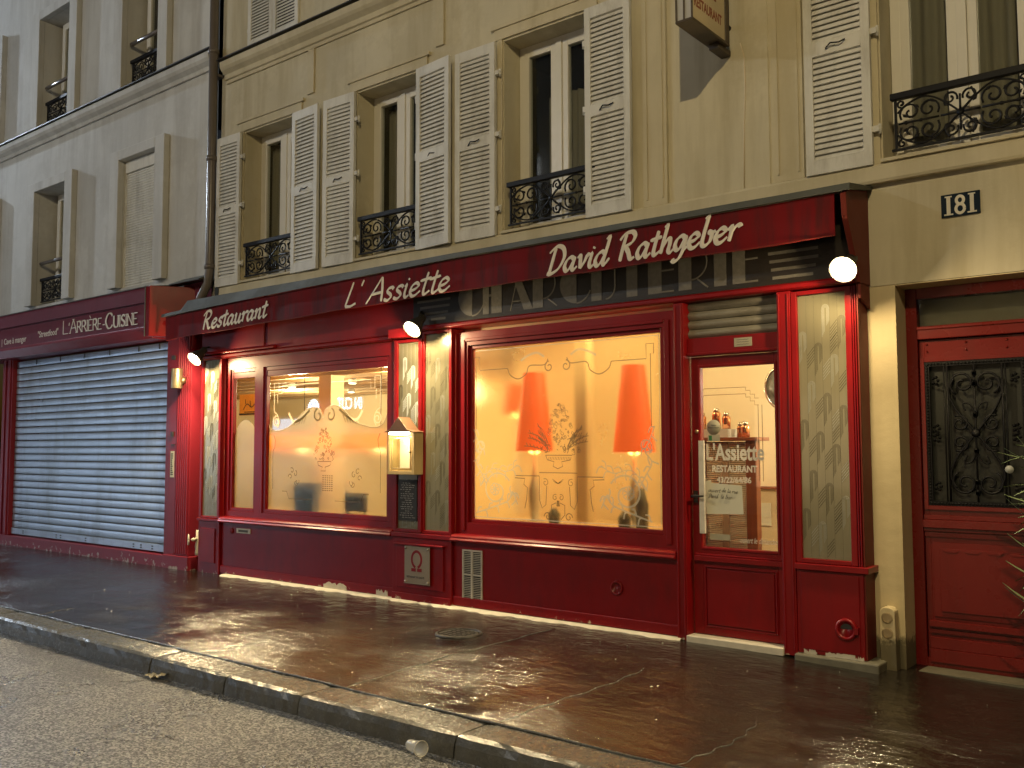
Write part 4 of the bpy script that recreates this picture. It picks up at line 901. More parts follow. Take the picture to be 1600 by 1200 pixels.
# head: band, frieze and its painted letters
mb = MB(); mb.prism([(.19, 2.505), (.0, 2.505), (-.012, 2.52), (-.012, 2.545), (.01, 2.56), (.19, 2.56)], 'x', -9.93, -6.635); mb.prism([(.19, 2.563), (-.01, 2.563), (-.03, 2.575), (-.03, 2.60), (-.01, 2.615), (.19, 2.615)], 'x', -6.632, -2.13); part(mb, 'cornice')
mb = MB(); mb.box(-9.95, -8.72, .02, .19, 2.563, 3.2); mb.box(-8.717, -6.36, .02, .19, 2.563, 3.2); mb.prism([(.019, 2.563), (-.03, 2.563), (-.03, 2.58), (.0, 2.60), (.019, 2.60)], 'x', -9.95, -8.5); mb.box(-8.75, -8.715, .006, .0195, 2.60, 3.2); part(mb, 'frieze_panel')
fr = MB().box(-6.356, -2.13, .0, .19, 2.618, 3.2).build('frieze', 'frieze_black', rest)
mb = MB(); y = -.001; ZB, ZT = 2.655, 2.99
def thick(xa, xb, s=.0): mb.prism([(xa, ZB), (xb, ZB), (xb - .03 * s, ZT), (xa - .03 * s, ZT)], 'y', y - .0015, y)
def arc(cx, rx, a0, a1, w=.014, rz=None, zc=None):
    rz = rz or (ZT - ZB) / 2; zc = zc or (ZT + ZB) / 2; mb.ribbon([(cx + rx * math.cos(R(a0 + (a1 - a0) * t / 20)), zc + rz * math.sin(R(a0 + (a1 - a0) * t / 20))) for t in range(21)], w, y, None, .002)
def crescent(cx, rx):
    pts = [(cx + rx * math.cos(R(a)), (ZT + ZB) / 2 + (ZT - ZB) / 2 * math.sin(R(a))) for a in range(90, 271, 12)]
    mb.prism(pts, 'y', y - .0015, y); arc(cx, rx * .9, -90, -25); arc(cx, rx * .9, 25, 90)
crescent(-5.60, .17)
thick(-5.47, -5.40); thick(-5.37, -5.25); mb.box(-5.399, -5.371, y - .0015, y, 2.81, 2.83)
mb.prism([(-5.06, ZT), (-4.90, ZB), (-5.0, ZB), (-5.10, 2.9)], 'y', y - .0015, y); mb.ribbon([(-5.15, ZB), (-5.06, ZT)], .014, y, None, .002); mb.ribbon([(-5.13, 2.74), (-5.0, 2.74)], .012, y, None, .002)
thick(-4.90, -4.79); arc(-4.79, .13, -90, 90, rz=.13, zc=2.86); mb.ribbon([(-4.74, 2.73), (-4.64, ZB)], .014, y - .0005, None, .002)
crescent(-4.44, .17)
thick(-4.29, -4.19); mb.ribbon([(-4.06, ZT), (-4.06, 2.78)] + [(-4.15 + .09 * math.cos(R(a)), 2.76 + .10 * math.sin(R(a))) for a in range(0, -100, -15)], .014, y, None, .002)
thick(-3.95, -3.85); thick(-3.75, -3.63)
for z in (ZB + .007, 2.83, ZT): mb.ribbon([(-3.63, z), (-3.52, z)], .014, y, None, .002)
thick(-3.48, -3.37); arc(-3.37, .13, -90, 90, rz=.13, zc=2.86); mb.ribbon([(-3.32, 2.73), (-3.23, ZB)], .014, y - .0005, None, .002)
thick(-3.18, -3.08); thick(-3.03, -2.93)
for z in (ZB + .007, 2.83, ZT): mb.ribbon([(-2.93, z), (-2.83, z)], .014, y, None, .002)
for z, a, b in ((2.665, -6.12, -5.93), (2.725, -6.2, -5.9), (2.785, -6.26, -5.88), (2.845, -6.3, -5.87), (2.665, -2.72, -2.42), (2.725, -2.73, -2.40), (2.785, -2.74, -2.38), (2.845, -2.75, -2.38)): mb.box(a, b, y - .0015, y, z - .011, z + .011)
mb.build('frieze_lettering', 'frieze_gold', fr)
# lettered awning board, hanging in front of the frieze and drooping a little at its left end
AY = -.245; nx = 60; X0, X1 = -10.32, -2.175
def zb_(x): t = (x - X0) / (X1 - X0); return 2.755 + .095 * min(1, t * 1.7) ** .8 + .004 * math.sin(x * 5)
def zt_(x): t = (x - X0) / (X1 - X0); return 3.035 + .105 * min(1, t * 1.7) ** .8
mb = MB(); vs = []; fs = []
for i in range(nx + 1):
    x = X0 + (X1 - X0) * i / nx; wv = .003 * math.sin(x * 9); vs += [(x, AY + wv, zb_(x)), (x, AY + wv * .3, zt_(x)), (x, AY + .014 + wv * .3, zt_(x)), (x, AY + .014 + wv, zb_(x))]
for i in range(nx): a = 4 * i; fs += [(a, a + 4, a + 5, a + 1), (a + 1, a + 5, a + 6, a + 2), (a + 2, a + 6, a + 7, a + 3), (a + 3, a + 7, a + 4, a)]
fs += [(0, 1, 2, 3), (4 * nx, 4 * nx + 3, 4 * nx + 2, 4 * nx + 1)]; mb.add(vs, fs); aw = mb.build('awning_board', 'awning_red', rest)
mb = MB()
for i in range(nx):
    xa = X0 + (X1 - X0) * i / nx; xb = X0 + (X1 - X0) * (i + 1) / nx
    mb.box(xa, xb, AY - .006, AY - .0035, zb_((xa + xb) / 2), zb_((xa + xb) / 2) + .006)
mb.build('board_edge', 'cheek_brown', aw)
y = AY - .0045
script_word('Restaurant', -9.53, -8.31, 2.822, 2.868, .20, y, .20).build('lettering', 'lettering_cream', aw)
script_word("L' Assiette", -7.06, -5.64, 2.845, 2.865, .235, y, .16).build('lettering', 'lettering_cream', aw)
script_word('David', -4.55, -3.95, 2.880, 2.890, .21, y, .20).build('lettering', 'lettering_cream', aw)
script_word('Rathgeber', -3.87, -2.85, 2.895, 2.925, .21, y, .20).build('lettering', 'lettering_cream', aw)
# zinc lid, gutter edge, brackets and the end cheek
mb = MB(); vs = []; fs = []
for i in range(nx + 1):
    x = X0 - .06 + (-2.06 - X0 + .06) * i / nx; z = zt_(max(X0, min(x, X1))) + .012
    ub = min(WY - .003, .2) if x > -9.9 else .12
    tp = 3.190 if x > -9.86 else z + .03
    vs += [(x, AY - .030, z - .008), (x, AY - .022 + .004 * math.sin(x * 7), tp), (x, ub, 3.262 if x > -9.9 else z + .10), (x, ub, 3.24 if x > -9.9 else z + .05)]
for i in range(nx): a = 4 * i; fs += [(a, a + 4, a + 5, a + 1), (a + 1, a + 5, a + 6, a + 2), (a + 2, a + 6, a + 7, a + 3), (a + 3, a + 7, a + 4, a)]
fs += [(0, 1, 2, 3), (4 * nx, 4 * nx + 3, 4 * nx + 2, 4 * nx + 1)]; mb.add(vs, fs); mb.build('awning_lid', 'zinc', rest)
mb = MB()
for x in (-10.28, -8.3, -6.34, -4.3, -2.3): mb.box(x - .008, x + .008, AY + .016, .018 if x > -10 else .15, 2.98, 3.005)
mb.build('bracket', 'dark_metal', rest)
mb = MB(); mb.prism([(AY - .02, 3.13), (AY + .0, 2.98), (-.03, 2.60), (-.02, 2.565), (.0, 2.563), (.19, 2.563), (.19, 3.235), (AY + .03, 3.16)], 'x', -2.128, -2.090); mb.prism([(.0, 2.46), (.0, 2.561), (.19, 2.561), (.19, 2.40)], 'x', -2.115, -2.095); part(mb, 'end_cheek', 'cheek_brown')
# red bracket block behind the middle lamp
part(MB().box(-6.60, -6.37, -.10, .019, 2.51, 2.60), 'bracket_block')

# ------------------------------------------------------------------ etched window glass
big = MB().box(-5.678, -3.702, .105, .111, .804, 2.361).build('window_pane', 'frosted_glass', rest)
y = .1045
ln = MB(); lt = MB(); dk = MB()
gx0, gx1, gz0, gz1 = -5.678, -3.702, .804, 2.361; cxw = -4.72
lt.ribbon([(gx0 + .02, gz0 + .02), (gx0 + .02, gz1 - .02), (gx1 - .02, gz1 - .02), (gx1 - .02, gz0 + .02), (gx0 + .02, gz0 + .02)], .010, y, None, .0003)
def mir(f, both=True):
    for s in ((-1, 1) if both else (1,)): f(s)
def acanth(mb_, pts, w, s, n=9, ll=.07, yy=y):                 # a curving stem with pointed leaves
    P = cr(pts, 8); mb_.ribbon([(cxw + s * a, b) for a, b in P], w, yy, None, .0003)
    for k in range(n):
        i = int((k + .6) * len(P) / (n + 1)); a, b = P[i]; a2, b2 = P[min(i + 2, len(P) - 1)]; an = math.atan2(b2 - b, a2 - a) + (1 if k % 2 else -1) * .85
        q = [(a, b), (a + ll * .5 * math.cos(an) , b + ll * .5 * math.sin(an) + .012), (a + ll * math.cos(an + .35), b + ll * math.sin(an + .35))]
        mb_.ribbon([(cxw + s * c_, d_) for c_, d_ in cr(q, 4)], w * 1.1, yy - .0002, None, .0003)
for s in (-1, 1):
    fx = lambda a: cxw + s * a
    ln.ribbon([(fx(.92), 1.62), (fx(.92), 2.20), (fx(.95), 2.20), (fx(.95), 2.28), (fx(.88), 2.28), (fx(.88), 2.16), (fx(.55), 2.16)], .009, y, None, .0003)
    ln.ribbon([(fx(a), b) for a, b in cr([(.55, 2.16), (.52, 2.10), (.43, 2.06), (.34, 2.10), (.30, 2.17), (.14, 2.17), (.10, 2.22)], 6)], .011, y, None, .0003)
    ln.ribbon([(fx(a), b) for a, b in spiral(.09, 2.15, .05, .012, 90, -330, 20)], .012, y, None, .0003)
    lt.ribbon([(fx(a), b) for a, b in cr([(.14, 2.24), (.22, 2.28), (.32, 2.26), (.40, 2.22)], 6)], .020, y, None, .0003)
    acanth(lt, [(.95, 1.62), (.90, 1.50), (.86, 1.42), (.92, 1.33), (.86, 1.22), (.80, 1.12)], .012, s, 12, .07)
    lt.ribbon([(fx(a), b) for a, b in spiral(.86, 1.46, .07, .015, -60, 320, 20)], .012, y, None, .0003)
    acanth(lt, [(.88, 1.10), (.74, 1.26), (.56, 1.24), (.44, 1.30)], .009, s, 12, .085)
    lt.ribbon([(fx(a), b) for a, b in spiral(.68, 1.07, .17, .05, 150, -260, 30)], .017, y, None, .0003)
    acanth(lt, [(.92, .86), (.72, .92), (.55, .98), (.50, 1.06), (.44, .95)], .013, s, 12, .07)
    for k in range(7): lt.ribbon([(fx(a), b) for a, b in cr([(.70, 1.08), (.70 + .05 * math.cos(k * .9), 1.08 + .05 * math.sin(k * .9)), (.70 + .055 * math.cos(k * .9 + .7), 1.08 + .055 * math.sin(k * .9 + .7))], 4)], .012, y - .0004, None, .0003)
    # pedestal and hanging tracery
    ln.ribbon([(fx(0), 1.235), (fx(.20), 1.235), (fx(.20), 1.205), (fx(.47), 1.205), (fx(.47), 1.185), (fx(.36), 1.18), (fx(.37), 1.13), (fx(.33), 1.10), (fx(.34), 1.00), (fx(.36), .92)], .009, y, None, .0003)
    ln.ribbon([(fx(.20), 1.205), (fx(.20), 1.0), (fx(.17), .93), (fx(.13), .96), (fx(.12), 1.12)], .008, y, None, .0003)
    dk.ribbon([(fx(a), b) for a, b in spiral(.135, 1.15, .035, .008, 60, 480, 18)], .009, y, None, .0003)
    dk.ribbon([(fx(a), b) for a, b in spiral(.032, 1.025, .028, .006, 120, -300, 18)], .010, y, None, .0003)
    ln.ribbon([(fx(.02), .98), (fx(.07), .96), (fx(.07), .88), (fx(.03), .84)], .008, y, None, .0003)
    ln.ribbon([(fx(a), b) for a, b in spiral(.11, .86, .04, .01, 0, 420, 18)], .009, y, None, .0003)
for k in range(9): dk.ribbon([(cxw, 1.145), (cxw + .062 * math.cos(R(200 + 17.5 * k)), 1.20 + .055 * math.sin(R(200 + 17.5 * k)))], .008, y - .0003 * k, None, .0003)
dk.prism([(cxw - .018, .95), (cxw + .018, .95), (cxw + .012, 1.0), (cxw - .012, 1.0)], 'y', y - .0004, y)
# fruit and flower basket on its tazza
ln.ribbon([(cxw - .13, 1.385), (cxw + .15, 1.385), (cxw + .13, 1.345), (cxw + .04, 1.33), (cxw + .05, 1.29), (cxw, 1.27), (cxw - .05, 1.29), (cxw - .04, 1.33), (cxw - .11, 1.345), (cxw - .13, 1.385)], .008, y, None, .0003)
for k in range(14): ln.ribbon([(cxw - .10 + k * .017, 1.345), (cxw - .092 + k * .017, 1.372)], .005, y - .0003, None, .0003)
rr = random.Random(4)
for k in range(120):
    t = rr.random(); z = 1.40 + .42 * t; hw = .20 * (1 - t) ** .7 + .02; x = cxw + .02 + rr.uniform(-hw, hw); r_ = rr.uniform(.009, .022)
    (dk if rr.random() < .35 else ln).ribbon(spiral(x, z, r_, r_ * .3, rr.uniform(0, 360), rr.uniform(400, 640), 10), .0055, y - .0002 * (k % 5), None, .0003)
for k in range(16):
    s = -1 if k % 2 else 1; a = R(rr.uniform(10, 62)); l = rr.uniform(.16, .30); x0_ = cxw + s * .1; z0_ = 1.40 + rr.uniform(0, .12)
    ln.ribbon(cr([(x0_, z0_), (x0_ + s * l * .5 * math.cos(a), z0_ + l * .6 * math.sin(a)), (x0_ + s * l * math.cos(a), z0_ + l * .8 * math.sin(a))], 5), .007, y - .0003, None, .0003)
    for j in range(4): t = .4 + .15 * j; xx, zz = x0_ + s * l * t * math.cos(a), z0_ + l * .9 * t * math.sin(a); ln.ribbon([(xx, zz), (xx + s * .02, zz + .03)], .007, y - .0005, None, .0003)
ln.build('etched_ornament', 'etch_grey', big); lt.build('etched_foliage', 'etch_milk', big); dk.build('etched_flowers', 'etch_brown', big)

pane = MB().box(-8.742, -6.793, .118, .124, .775, 2.262).build('window_pane', 'clear_glass', rest)
# frosted lower field with a scrolled upper edge
edge = cr([(-8.742, 1.72), (-8.70, 1.66), (-8.60, 1.645), (-8.45, 1.665), (-8.30, 1.73), (-8.12, 1.85), (-7.98, 1.89), (-7.86, 1.86), (-7.81, 1.76), (-7.77, 1.86), (-7.64, 1.90), (-7.50, 1.86), (-7.32, 1.73), (-7.16, 1.68), (-7.0, 1.66), (-6.88, 1.70), (-6.83, 1.79), (-6.793, 1.80)], 5)
mb = MB(); vs = []; fs = []
for p in edge: vs += [(p[0], .1168, .776), (p[0], .1168, p[1]), (p[0], .1128, p[1]), (p[0], .1128, .776)]
for i in range(len(edge) - 1): a = 4 * i; fs += [(a, a + 4, a + 5, a + 1), (a + 1, a + 5, a + 6, a + 2), (a + 2, a + 6, a + 7, a + 3), (a + 3, a + 7, a + 4, a)]
fs += [(0, 1, 2, 3), (4 * len(edge) - 4, 4 * len(edge) - 1, 4 * len(edge) - 2, 4 * len(edge) - 3)]
mb.add(vs, fs); film = mb.build('frosted_field', 'frosted_film', rest)
lt = MB(); ln = MB(); y = .1124
lt.ribbon(edge, .012, y, None, .0003)
for s in (-1, 1):
    cx_ = -7.79; fx = lambda a: cx_ + s * a
    lt.ribbon([(fx(a), b) for a, b in spiral(.10, 1.80, .075, .02, 80, -280, 20)], .018, y - .0003, None, .0003)
    lt.ribbon([(fx(.80), 1.95), (fx(.80), 2.05), (fx(.86), 2.05), (fx(.86), 2.18), (fx(.78), 2.18), (fx(.78), 2.06), (fx(.72), 2.06), (fx(.72), 2.15), (fx(.10), 2.15)], .010, y, None, .0003)
    lt.ribbon([(fx(.86), 2.05), (fx(.86), 1.86)], .010, y, None, .0003)
    lt.ribbon([(fx(a), b) for a, b in cr([(.86, 1.86), (.80, 1.82), (.77, 1.74), (.80, 1.68)], 6)], .012, y, None, .0003)
    lt.ribbon([(fx(a), b) for a, b in spiral(.82, 1.75, .065, .015, 120, -420, 26)], .014, y - .0004, None, .0003)
    lt.ribbon([(fx(a), b) for a, b in cr([(.24, 1.86), (.40, 1.76), (.52, 1.75), (.60, 1.84)], 6)], .026, y - .0005, None, .0003)
    for k in range(6): lt.ribbon([(fx(.30 + .045 * k), 1.80 - .01 * k), (fx(.34 + .04 * k), 1.72 - .004 * k)], .012, y - .0006, None, .0003)
    ln.ribbon([(fx(.86), 1.60), (fx(.83), 1.54), (fx(.84), 1.46), (fx(.87), 1.42), (fx(.87), 1.0)], .007, y, None, .0003)
    ln.ribbon([(fx(.70), .98), (fx(.62), .98), (fx(.58), .90), (fx(.18), .90)], .007, y, None, .0003)
    for k in range(5): ln.ribbon([(fx(a), b) for a, b in spiral(.50 + .06 * math.cos(k), 1.14 + .07 * math.sin(k * 1.3), .035, .01, k * 50, k * 50 + 300, 12)], .008, y, None, .0003)
ln.ribbon([(cx_ - .10, 1.31), (cx_ + .12, 1.31), (cx_ + .10, 1.27), (cx_ + .02, 1.25), (cx_ + .03, 1.21), (cx_ - .05, 1.21), (cx_ - .02, 1.25), (cx_ - .09, 1.27), (cx_ - .10, 1.31)], .008, y, None, .0003)
for k in range(70):
    t = rr.random(); z = 1.33 + .34 * t; hw = .17 * (1 - t) ** .7 + .02; x = cx_ + rr.uniform(-hw, hw); r_ = rr.uniform(.01, .025)
    ln.ribbon(spiral(x, z, r_, r_ * .3, rr.uniform(0, 360), rr.uniform(400, 640), 9), .006, y - .0002 * (k % 5), None, .0003)
for k in range(8):
    for j in range(5): ln.ribbon([(cx_ - .02 + j * .035, 1.16 - k * .022), (cx_ + .005 + j * .035, 1.16 - k * .022)], .010, y, None, .0003)
lt.build('etched_border', 'etch_pale', film); ln.build('etched_vase', 'etch_grey', film)
pane2 = MB().box(-9.375, -8.965, .112, .118, .77, 2.262).build('window_pane', 'clear_glass', rest)
mb = MB(); vs = []; fs = []
for i in range(21):
    x = -9.375 + .41 * i / 20; z = 1.50 + .28 * math.sqrt(max(0, 1 - ((i - 10) / 10.5) ** 2)); vs += [(x, .1108, .771), (x, .1108, z), (x, .1068, z), (x, .1068, .771)]
for i in range(20): a = 4 * i; fs += [(a, a + 4, a + 5, a + 1), (a + 1, a + 5, a + 6, a + 2), (a + 2, a + 6, a + 7, a + 3), (a + 3, a + 7, a + 4, a)]
fs += [(0, 1, 2, 3), (80, 83, 82, 81)]; mb.add(vs, fs); mb.build('frosted_field', 'frosted_film', rest)

# ================================================================== INSIDE THE RESTAURANT
def struct(mb, name, mat): return mb.build(name, mat, kind='structure')
RX0, RX1, RY1, RZ = -14.5, -2.2, 4.2, 2.72
mb = MB(); mb.quad((RX0, RY1, 0), (RX1, RY1, 0), (RX1, RY1, RZ), (RX0, RY1, RZ)); mb.quad((RX0, .196, 0), (RX0, RY1, 0), (RX0, RY1, RZ), (RX0, .196, RZ)); mb.quad((RX1, RY1, 0), (RX1, .196, 0), (RX1, .196, RZ), (RX1, RY1, RZ))
struct(mb, 'interior_wall', 'wall_cream')
struct(MB().quad((RX0, .196, .02), (RX1, .196, .02), (RX1, RY1, .02), (RX0, RY1, .02)), 'interior_floor', 'floor_tile')
ZL = 2.38
mb = MB().quad((RX0, .192, RZ), (RX0, RY1, RZ), (RX1, RY1, RZ), (RX1, .192, RZ)); mb.box(RX0 + .01, -6.62, .20, RY1 - .01, ZL, RZ - .002)
for k in range(9): mb.box(RX0 + .02, -6.63, .45 + .42 * k, .52 + .42 * k, ZL - .07, ZL - .001)
struct(mb, 'interior_ceiling', 'wood_ceiling')
mb = MB(); mb.box(RX0, -9.94, .191, .195, 0, RZ - .01); mb.box(-6.60, -5.87, .1912, .195, 0, RZ); mb.box(-9.93, -2.15, .1912, .195, 2.50, 2.72); mb.box(-2.59, -2.15, .1912, .195, 0, 2.5); mb.box(-9.93, -9.52, .1912, .195, 0, 2.5)
struct(mb, 'interior_wall', 'wall_ochre')
struct(MB().box(-8.72, -8.50, .80, 1.0, 0, ZL - .07), 'interior_column', 'wall_cream')
mb = MB().box(-6.6, -6.52, 1.9, 4.19, .021, RZ - .001); struct(mb, 'interior_partition', 'wall_cream')
struct(MB().box(-6.5, -4.66, 1.75, 1.80, .021, RZ - .001), 'interior_partition', 'wall_cream')
struct(MB().box(-4.90, -4.77, .62, .72, .021, RZ - .001), 'interior_pillar', 'wall_ochre')
struct(MB().box(-9.42, -6.72, .135, .42, .70, .755), 'window_sill_board', 'wall_ochre'); struct(MB().box(-5.72, -3.66, .14, .85, .70, .775), 'window_sill_board', 'wall_ochre')
for i, (x, y_) in enumerate(((-10.15, 1.53), (-8.95, 1.53), (-10.4, 2.79))):
    s = top('ceiling_spotlight', ('round ceiling spotlight deep inside, left of the pale column', 'round ceiling spotlight nearest the left window glass', 'round ceiling spotlight at the back of the dining room')[i], 'ceiling light', (x, y_, ZL - .1), 'ceiling spotlights in the dining room')
    MB().lathe([(.05, -.01), (.06, 0), (.045, .05), (.02, .09)], (x, y_, ZL - .10), 14).build('housing', 'vent_white', s)
    MB().lathe([(.045, 0), (.045, .004)], (x, y_, ZL - .118), 14).build('lens', 'ceiling_spot', s)
INT = (1.0, .79, .45)
for x, y_, p in ((-9.3, .95, 55), (-7.6, .95, 55), (-8.2, 2.9, 80), (-11.4, 2.4, 120)): light('dining_room_light', 'POINT', (x, y_, 2.20), p, INT, .12)
light('dining_room_light', 'POINT', (-4.2, .42, 2.66), 46, (1, .80, .45), .12); light('dining_room_light', 'POINT', (-5.35, .42, 2.66), 46, (1, .80, .45), .12)
light('dining_room_light', 'POINT', (-2.42, 1.3, 2.0), 42, (1, .88, .66), .15); light('dining_room_light', 'POINT', (-2.9, .45, 2.62), 22, (1, .86, .62), .1)
# tall table lamps with orange shades behind the frosted glass
def table_lamp(x, y_, zs0, zs1, r0, r1, lab):
    t = top('table_lamp', lab, 'table lamp', (x, y_, .78), 'orange shaded table lamps behind the frosted window')
    MB().lathe([(r0, zs0), (r1, zs1)], (x, y_, 0), 28, cap=False).build('lamp_shade', 'lamp_shade', t)
    MB().lathe([(.09, .777), (.09, .79), (.03, .80), (.05, .9), (.06, 1.05), (.02, 1.2), (.012, zs0 + .1)], (x, y_, 0), 18).build('lamp_base', 'candle_white', t)
    MB().lathe([(.0, 0), (.03, .03), (.035, .06), (.02, .1), (.0, .12)], (x, y_, zs0 + .02), 12).build('bulb', 'lamp_bulb', t)
    light('table_lamp_light', 'POINT', (x, y_, zs0 + .03), 5 if y_ < 1 else 1.2, (1, .58, .20), .06)
table_lamp(-5.235, .45, 1.42, 2.14, .175, .10, 'table lamp with a tall orange shade behind the left half of the frosted window')
table_lamp(-4.17, .45, 1.41, 2.15, .18, .10, 'table lamp with a tall orange shade behind the right half of the frosted window')
table_lamp(-6.15, 1.35, 1.80, 2.12, .16, .12, 'small faint orange lamp far behind the left edge of the frosted window')
for x, lab in ((-8.78, 'wide orange lamp shade behind the left part of the left window'), (-7.48, 'wide orange lamp shade behind the right part of the left window')):
    t = top('hanging_lamp', lab, 'hanging lamp', (x, .75, 1.45), 'wide orange hanging lamps over the tables')
    MB().lathe([(.44, 1.45), (.42, 1.60)], (x, .64, 0), 32, cap=False).build('lamp_shade', 'shade_wide', t)
    MB().tube([(x, .64, 1.60), (x, .64, ZL)], .004, 5).build('cord', 'dark_metal', t)
    light('hanging_lamp_light', 'POINT', (x, .64, 1.47), 9, (1, .6, .25), .06)
# things standing in the left window
t = top('menu_board', 'dark tapered menu board leaning in the left window behind the frosted field', 'board', (-8.15, .2, .76))
MB().prism([(-8.33, .757), (-7.97, .757), (-7.90, 1.08), (-8.36, 1.08)], 'y', .17, .19).build('board', 'board_dark', t)
t = top('picture_frame', 'small dark four pane frame standing at the right of the left window', 'frame', (-7.33, .2, .757))
mb = MB(); mb.frame(-7.49, -7.17, .80, .99, .15, .17, .014); mb.box(-7.337, -7.323, .15, .17, .814, .976); mb.box(-7.476, -7.338, .151, .169, .888, .90); mb.box(-7.322, -7.184, .151, .169, .888, .90); mb.box(-7.47, -7.45, .155, .165, .757, .80); mb.box(-7.21, -7.19, .155, .165, .757, .80); mb.build('frame', 'dark_metal', t)
MB().box(-7.475, -7.185, .171, .173, .81, .98).build('backing', 'sticker_grey', t)
t = top('candle', 'white candle standing in the left window', 'candle', (-7.62, .3, .757)); MB().lathe([(.022, .757), (.022, 1.10), (.0, 1.11)], (-7.62, .3, 0), 12).build('wax', 'candle_white', t)
t = top('bottle', 'dark green bottle standing low in the narrow left window', 'bottle', (-9.2, .3, .757)); MB().lathe([(.035, .757), (.037, .95), (.014, 1.02), (.013, 1.08)], (-9.2, .3, 0), 14).build('glass', 'leaf_green', t)
for x, y_, h, lab in ((-4.95, .36, .14, 'small dark jar low behind the frosted window, below the basket'), (-4.03, .33, .34, 'dark bottle low behind the frosted window at its right'), (-4.22, .36, .14, 'short dark jar beside the bottle behind the frosted window')):
    t = top('jar', lab, 'jar', (x, y_, .775)); MB().lathe([(.05, .776), (.055, .776 + h * .6), (.02, .776 + h)], (x, y_, 0), 14).build('body', 'board_dark', t)
t = top('framed_poster', 'orange poster with a black line drawing high in the narrow left window', 'poster', (-9.7, .6, 2.0))
MB().box(-9.98, -9.50, .585, .60, 1.86, 2.12).build('print', 'picture_orange', t); mb = MB()
for pts in ([(-9.9, 1.93), (-9.82, 2.0), (-9.72, 1.96), (-9.6, 2.05), (-9.55, 1.98)], [(-9.88, 1.9), (-9.6, 1.9)], [(-9.85, 2.0), (-9.86, 2.06)], [(-9.75, 1.97), (-9.76, 2.04)], [(-9.65, 2.02), (-9.52, 2.08)]): mb.ribbon(cr(pts, 5), .012, .583)
mb.box(-9.98, -9.50, .58, .5845, 1.865, 1.885); mb.build('drawing', 'ink', t)
# behind the door: counter cabinet with a roller blind, canisters, round mirror
t = top('counter_cabinet', 'red wooden counter cabinet with a slatted front behind the glass door', 'cabinet', (-3.5, .9, 0))
mb = MB(); mb.box(-3.72, -3.66, .70, .78, .021, 1.50); mb.box(-3.28, -3.19, .70, .78, .021, 1.50); mb.box(-3.76, -3.16, .66, .90, 1.50, 1.53); mb.build('frame', 'wood_red', t, bevel=.003)
mb = MB()
for k in range(58): z = .55 + .0162 * k; mb.prism([(.74, z), (.728, z + .003), (.728, z + .012), (.74, z + .0158)], 'x', -3.655, -3.285)
mb.build('slatted_front', 'blind', t); MB().box(-3.655, -3.285, .741, .76, .03, 1.495).build('front_board', 'blind_shadow', t); MB().box(-3.50, -3.44, .715, .727, .6, 1.49).build('front_post', 'blind_shadow', t)
MB().box(-3.76, -3.43, .70, .88, 1.5305, 1.60).build('shelf_box', 'vent_white', t)
for i, (x, y_, z, r_, h, lab) in enumerate(((-3.30, .75, 1.531, .035, .085, 'copper canister at the right end of the counter top'), (-3.375, .82, 1.531, .03, .08, 'copper canister half hidden behind the rightmost canister'), (-3.48, .78, 1.601, .035, .095, 'copper canister at the right on the white box'), (-3.58, .80, 1.601, .038, .13, 'tall copper canister in the middle on the white box'), (-3.69, .76, 1.601, .034, .10, 'copper canister at the left on the white box'))):
    t = top('canister', lab, 'canister', (x, y_, z), 'copper canisters on the counter')
    o = MB().lathe([(r_, z), (r_, z + h), (r_ * .8, z + h + .01)], (x, y_, 0), 18).build('body', 'copper', t); MB().lathe([(r_ * .7, z + h + .0105), (r_ * .72, z + h + .035), (r_ * .2, z + h + .045)], (x, y_, 0), 16).build('lid', 'steel', t)
t = top('wall_mirror', 'round dark convex mirror at the right edge of the door glass', 'mirror', (-3.06, 1.0, 1.94))
MB().lathe([(.17, 0), (.165, .02), (.10, .06), (0, .08)], (-3.06, 1.0, 1.94), 28, (-.2, -1, 0)).build('mirror_face', 'board_dark', t); MB().lathe([(.19, 0), (.19, .018), (.171, .019), (.171, .0)], (-3.06, 1.001, 1.94), 28, (-.2, -1, 0), cap=False).build('rim', 'steel', t)
struct(MB().box(-4.655, -2.21, 1.95, 2.0, .021, RZ - .001), 'interior_partition', 'wall_cream'); struct(MB().box(-4.65, -2.21, 1.92, 1.949, .021, 1.06), 'interior_wall', 'wall_ochre'); struct(MB().box(-4.65, -2.21, 1.90, 1.949, 1.061, 1.085), 'interior_wall', 'wood_red')
t = top('notice_card', 'cream card pinned low on the ochre wainscot behind the door', 'card', (-3.7, 1.9, .8)); MB().box(-3.72, -3.60, 1.912, 1.919, .72, .93).build('card', 'paper', t)

# ================================================================== THINGS ON AND IN FRONT OF THE FRONTS
def flood(loc, aim, lab, mount, power):
    t = top('spotlight', lab, 'spotlight', loc, 'round flood lamps lighting the restaurant front')
    a = Vector(aim).normalized(); c = Vector(loc)
    MB().lathe([(.088, -.004), (.092, .0), (.088, -.03), (.055, -.115), (.04, -.15), (.04, -.20), (.0, -.205)], c, 24, a, cap=False).build('housing', 'dark_metal', t)
    MB().lathe([(.0, -.008), (.084, -.010)], c, 24, a, cap=False).build('lens', 'flood_lens', t)
    b = c - a * .13; MB().tube([b, b + (Vector(mount) - b) * .5 + Vector((0, 0, .02)), Vector(mount)], .013, 7).build('arm', 'dark_metal', t)
    light('flood_light', 'AREA', c + a * .004, power, (1, .79, .44), .15, a, spread=R(175)); light('flood_spill', 'POINT', c + a * .05, power * .5, (1, .76, .40), .03)
flood((-9.74, -.22, 2.49), (.06, -.74, -.66), 'round flood lamp on its arm between the two shopfronts', (-9.80, .018, 2.66), 105)
flood((-6.16, -.22, 2.55), (.0, -.74, -.67), 'round flood lamp above the glowing menu box', (-6.25, .0, 2.75), 85)
